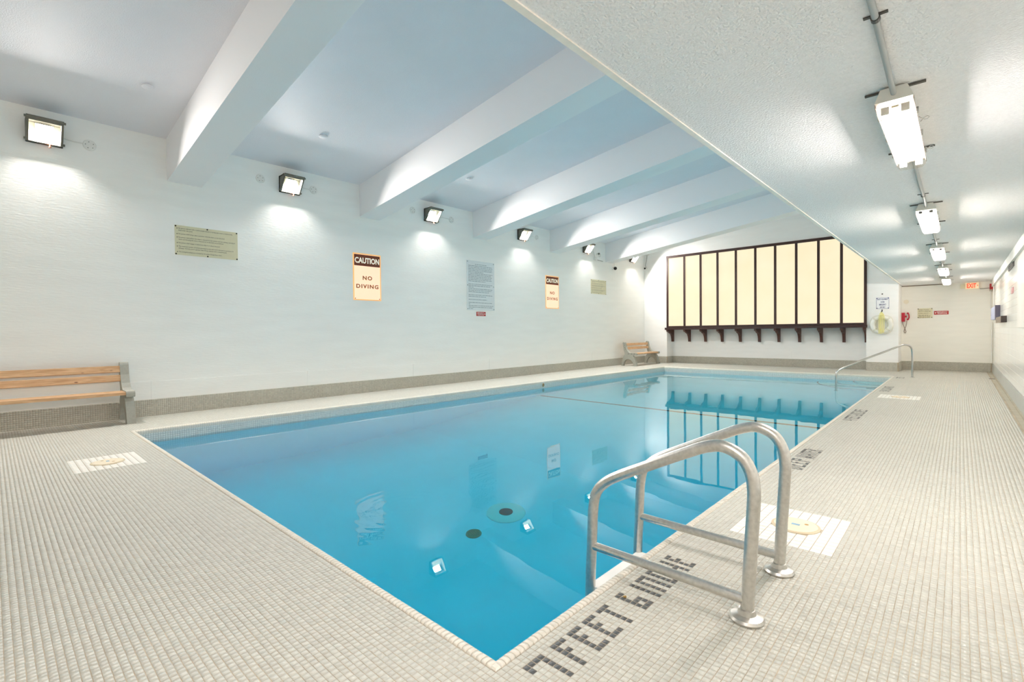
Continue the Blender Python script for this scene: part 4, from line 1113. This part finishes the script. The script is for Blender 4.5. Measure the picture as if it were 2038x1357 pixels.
for k_ in range(5):
    dx = (k_ - 2) * 0.024; yo = YF - 0.135 - 0.012 * (k_ % 3); bot = 1.06 + r.uniform(0, .04)
    wv = 0.014 + r.uniform(0, .012)
    lp = [(-1.635 + dx * .3, yo, 1.675), (-1.635 + dx - wv, yo, 1.55), (-1.64 + dx - wv, yo, 1.3), (-1.64 + dx - wv * .8, yo, bot + .03), (-1.64 + dx, yo, bot), (-1.64 + dx + wv * .8, yo, bot + .03), (-1.635 + dx + wv, yo, 1.3), (-1.635 + dx + wv, yo, 1.55)]
    cl_ = smooth_path(lp + [lp[0]], 5)
    MB().tube(cl_, 0.0058, 6).build('loop', ROPE, t, smooth=True)
MB().tube([(-1.67, YF - .145, 1.60), (-1.60, YF - .145, 1.60)], 0.028, 10).build('wrap', ROPE, t, smooth=True)
t = thing('wall_hook', 'dark steel hook holding the yellow rope', 'hook', (-1.634, YF, 1.7))
MB().tube(smooth_path([(-1.634, YF, 1.72), (-1.634, YF - .06, 1.715), (-1.634, YF - .13, 1.68), (-1.634, YF - .15, 1.655), (-1.634, YF - .16, 1.70)], 4), 0.006, 6).build('prong', BOLT, t, smooth=True)
MB().box((-1.646, YF - .006, 1.69), (-1.622, YF, 1.75)).build('plate', BOLT, t)
t = thing('anchor_bolt', 'tiny grey anchor on the pillar above the safety sign', 'bolt', (-1.63, YF, 2.19))
MB().lathe([(0.018, 0), (0.018, -0.01), (0.008, -0.012), (0.008, -0.03)], (-1.63, YF, 2.19), axis='y', seg=10).build('head', GALV, t)

# ------------------------------------------------------------------ security cameras
t = thing('dome_camera', 'small black eyeball camera hanging under the last beam', 'camera', (XL, 15.0, 3.4))
MB().tube([(XL + 0.06, 15.0, 3.63), (XL + 0.06, 15.0, 3.47)], 0.008, 7).build('cable', WHITE_PL, t, smooth=True)
MB().lathe([(0.05, 0.0), (0.05, 0.03), (0.035, 0.05)], (XL, 15.0, 3.43), axis='x', seg=18).build('base', WHITE_PL, t, smooth=True)
MB().lathe([(0.001, -0.062), (0.03, -0.052), (0.052, -0.03), (0.06, 0.0), (0.052, 0.03), (0.03, 0.052), (0.001, 0.062)], (XL + 0.10, 15.0, 3.42), axis='x', seg=18, cap=False).build('eyeball', BLACK, t, smooth=True)
t = thing('bullet_camera', 'white bullet camera on the corner of the far wall', 'camera', (-8.96, 17.1, 3.6))
MB().lathe([(0.045, 0.0), (0.045, -0.025)], (-8.88, YF, 3.60), axis='y', seg=16).build('base', WHITE_PL, t, smooth=True)
MB().tube([(-8.88, YF - 0.02, 3.60), (-8.88, YF - 0.12, 3.605)], 0.016, 8).build('arm', WHITE_PL, t, smooth=True)
MB().tube([(-8.93, YF - 0.08, 3.63), (-8.83, YF - 0.26, 3.595)], 0.042, 14).build('body', WHITE_PL, t, smooth=True)
MB().tube([(-8.83, YF - 0.26, 3.595), (-8.822, YF - 0.275, 3.592)], 0.034, 14).build('lens', BLACK, t, smooth=True)
MB().tube(smooth_path([(-8.90, YF - .03, 3.65), (-8.93, YF - .02, 3.75), (-8.88, YF - .02, 3.95), (-8.86, YF - .02, 4.1), (-8.84, YF - .03, 4.19)], 5), 0.007, 6).build('cable', mat('camera cable', (150, 148, 144), 0.6), t, smooth=True)
MB().box((-8.90, YF - .06, 4.12), (-8.78, YF - .001, 4.22)).build('cable_box', WHITE_PL, t, bevel=0.005)

# ------------------------------------------------------------------ benches
FRAME = [(0.0, 0.0), (0.02, 0.10), (0.075, 0.28), (0.154, 0.405), (0.10, 0.58), (0.067, 0.79), (0.078, 0.825), (0.11, 0.838), (0.146, 0.826), (0.158, 0.80), (0.185, 0.66), (0.235, 0.545), (0.29, 0.48), (0.34, 0.452), (0.56, 0.452), (0.582, 0.445), (0.59, 0.425), (0.588, 0.385), (0.57, 0.368), (0.455, 0.362), (0.50, 0.30), (0.55, 0.18), (0.60, 0.0), (0.49, 0.0), (0.462, 0.10), (0.41, 0.18), (0.345, 0.222), (0.275, 0.235), (0.205, 0.22), (0.15, 0.175), (0.11, 0.10), (0.088, 0.0)]
def bench(x0, y0, label):
    t_ = thing('bench', label, 'bench', (x0, y0, 0), 'benches along the left wall')
    ends_ = []
    for yf in (y0, y0 + 1.70):
        ends_.append(MB().prism([(x0 + u, z) for u, z in FRAME], 'y', yf, yf + 0.10).build('end_frame', CONC, t_, bevel=0.012, bseg=2))
    a = math.atan2(0.14, -0.03)
    for (u, z) in ((0.137, 0.738), (0.165, 0.610)):          # back slats
        rot = Matrix.Rotation(0.22, 3, 'Y').inverted()
        MB().box((x0 + u - 0.018, y0 + 0.012, z - 0.046), (x0 + u + 0.018, y0 + 1.788, z + 0.046), Matrix.Rotation(-0.22, 3, 'Y'), (x0 + u, y0, z)).build('back_slat', PINE, t_, bevel=0.004)
    for u in (0.30, 0.412, 0.518):                            # seat slats
        MB().box((x0 + u - 0.049, y0 + 0.012, 0.398), (x0 + u + 0.049, y0 + 1.788, 0.437)).build('seat_slat', PINE, t_, bevel=0.004)
    for yf, s in ((y0, -1), (y0 + 1.80, 1)):                  # sockets with bolt ends on the outer faces
        for (u, z) in ((0.128, 0.765), (0.14, 0.715), (0.155, 0.635), (0.17, 0.585), (0.285, 0.418), (0.315, 0.418), (0.397, 0.418), (0.427, 0.418), (0.503, 0.418), (0.533, 0.418)):
            MB().lathe([(0.011, 0.0), (0.011, s * 0.004)], (x0 + u, yf, z), axis='y', seg=8).build('bolt', BOLT, ends_[0 if s < 0 else 1])
    return t_
bench(-8.985, -0.43, 'long pine slatted bench with grey concrete ends under the beige notice')
bench(-8.80, 15.18, 'pine slatted bench with grey concrete ends in the far corner')

# ------------------------------------------------------------------ pool ladder
t = thing('pool_ladder', 'stainless steel pool ladder with twin grab rails at the near edge', 'ladder', (-1.0, 2.38, 0))
def rail(y, pts, bar_z, fx, topx):
    path = smooth_path([(x, y, z) for x, z in pts], 6)
    return MB().tube(path, 0.0262, 18).build('grab_rail', STEEL, t, smooth=True)
railA = [(-0.646, -0.02), (-0.640, 0.10), (-0.630, 0.28), (-0.619, 0.46), (-0.6165, 0.54), (-0.628, 0.615), (-0.665, 0.675), (-0.735, 0.707), (-0.81, 0.695), (-0.92, 0.645), (-1.08, 0.565), (-1.23, 0.490), (-1.315, 0.438), (-1.372, 0.375), (-1.393, 0.29), (-1.400, 0.18), (-1.406, 0.05), (-1.414, -0.10), (-1.42, -0.40), (-1.42, -1.0)]
rail(2.114, railA, 0.09, -0.645, 0)
rail(2.640, [(x - 0.010, z) for x, z in railA], 0.09, -0.655, 0)
for y, dx in ((2.114, 0), (2.64, -0.010)):
    MB().tube([(-0.645 + dx, y, 0.082), (-1.402 + dx, y, 0.090)], 0.0215, 14).build('crossbar', STEEL, t, smooth=True)
    MB().lathe([(0.066, 0.0), (0.068, 0.008), (0.062, 0.018), (0.036, 0.026), (0.032, 0.045), (0.0275, 0.048)], (-0.645 + dx, y, 0.001), seg=28).build('flange', STEEL, t, smooth=True)
for z in (-0.125, -0.43, -0.73):
    MB().box((-1.425, 2.115, z - 0.03), (-1.27, 2.64, z + 0.0)).build('tread', WHITE_PL, t, bevel=0.008)
for y in (2.114, 2.64):
    MB().tube([(-1.42, y, -0.95), (-1.262, y, -0.95)], 0.022, 10).build('bumper', WHITE_PL, t, smooth=True)
# ledge of white anchoring step visible at the waterline
# ------------------------------------------------------------------ far handrail
t = thing('handrail', 'slim chrome handrail slanting into the shallow corner steps', 'handrail', (-0.86, 15.4, 0))
hp = [(-0.858, 15.402, 0.0), (-0.858, 15.402, 0.30), (-0.859, 15.401, 0.58), (-0.872, 15.382, 0.705), (-0.912, 15.321, 0.775), (-0.985, 15.21, 0.803), (-1.065, 15.09, 0.785), (-1.30, 14.73, 0.665), (-1.66, 14.187, 0.485), (-1.95, 13.745, 0.335), (-2.06, 13.58, 0.27), (-2.11, 13.50, 0.215), (-2.128, 13.474, 0.14), (-2.13, 13.471, -0.05), (-2.13, 13.471, -0.5), (-2.13, 13.471, -0.9)]
MB().tube(smooth_path(hp, 6), 0.0225, 14).build('rail', CHROME, t, smooth=True)
MB().lathe([(0.055, 0.0), (0.055, 0.008), (0.03, 0.016)], (-0.858, 15.402, 0.001), seg=24).build('flange', CHROME, t, smooth=True)
MB().lathe([(0.045, 0.0), (0.045, 0.01)], (-2.13, 13.471, -0.875), seg=20).build('foot', CHROME, t)

# ------------------------------------------------------------------ skimmer lids, rope anchor, litter
for (x, y), la_ in zip(LIDS, ('round cream skimmer lid with stained centre beside the ladder', 'round cream skimmer lid in the pale tile patch near the bench', 'round cream skimmer lid in the far tile patch by SHALLOW lettering')):
    t = thing('skimmer_lid', la_, 'lid', (x, y, 0), 'skimmer lids in the deck')
    MB().lathe([(0.131, -0.002), (0.131, 0.004), (0.126, 0.006)], (x, y, 0), seg=36).build('ring', mat('lid ring', (206, 190, 160), 0.5), t, smooth=True)
    MB().lathe([(0.118, 0.0), (0.117, 0.0085), (0.06, 0.0095)], (x, y, 0), seg=36).build('disc', LID, t, smooth=True)
    for a in (0.6, 0.6 + PI):
        px_, py_ = x + 0.062 * math.cos(a), y + 0.062 * math.sin(a)
        MB().lathe([(0.013, 0.0085), (0.011, 0.0105)], (px_, py_, 0), seg=10).build('finger_hole', mat('lid brown', (176, 140, 84), 0.6), t)
    MB().box((x - 0.022, y - 0.012, 0.009), (x + 0.022, y + 0.012, 0.0105)).build('label_plate', mat('lid blue', (130, 170, 196), 0.5), t)
t = thing('rope_anchor', 'brass eye on the left pool wall just above the waterline', 'hook', (jleft(9.18) + 0.06, 9.18, -0.07))
xa = jleft(9.18) + 0.054
BRASS = mat('brass', (196, 160, 110), 0.3, 0.8)
MB().tube([(xa + 0.012 + 0.0, 9.18 + 0.028 * math.cos(2 * PI * k_ / 16), -0.085 + 0.036 * math.sin(2 * PI * k_ / 16)) for k_ in range(16)], 0.008, 8, closed=True).build('eye', BRASS, t, smooth=True)
MB().lathe([(0.03, 0.0), (0.03, 0.006)], (xa, 9.18, -0.085), axis='x', seg=14).build('plate', CHROME, t)
t = tag(MB().prism([(-1.114, 1.925), (-1.106, 1.920), (-1.099, 1.930), (-1.106, 1.938)], 'z', 0.0015, 0.006).build('dry_leaf', LEAF), 'tiny brown dry leaf on the numeral six', 'leaf')
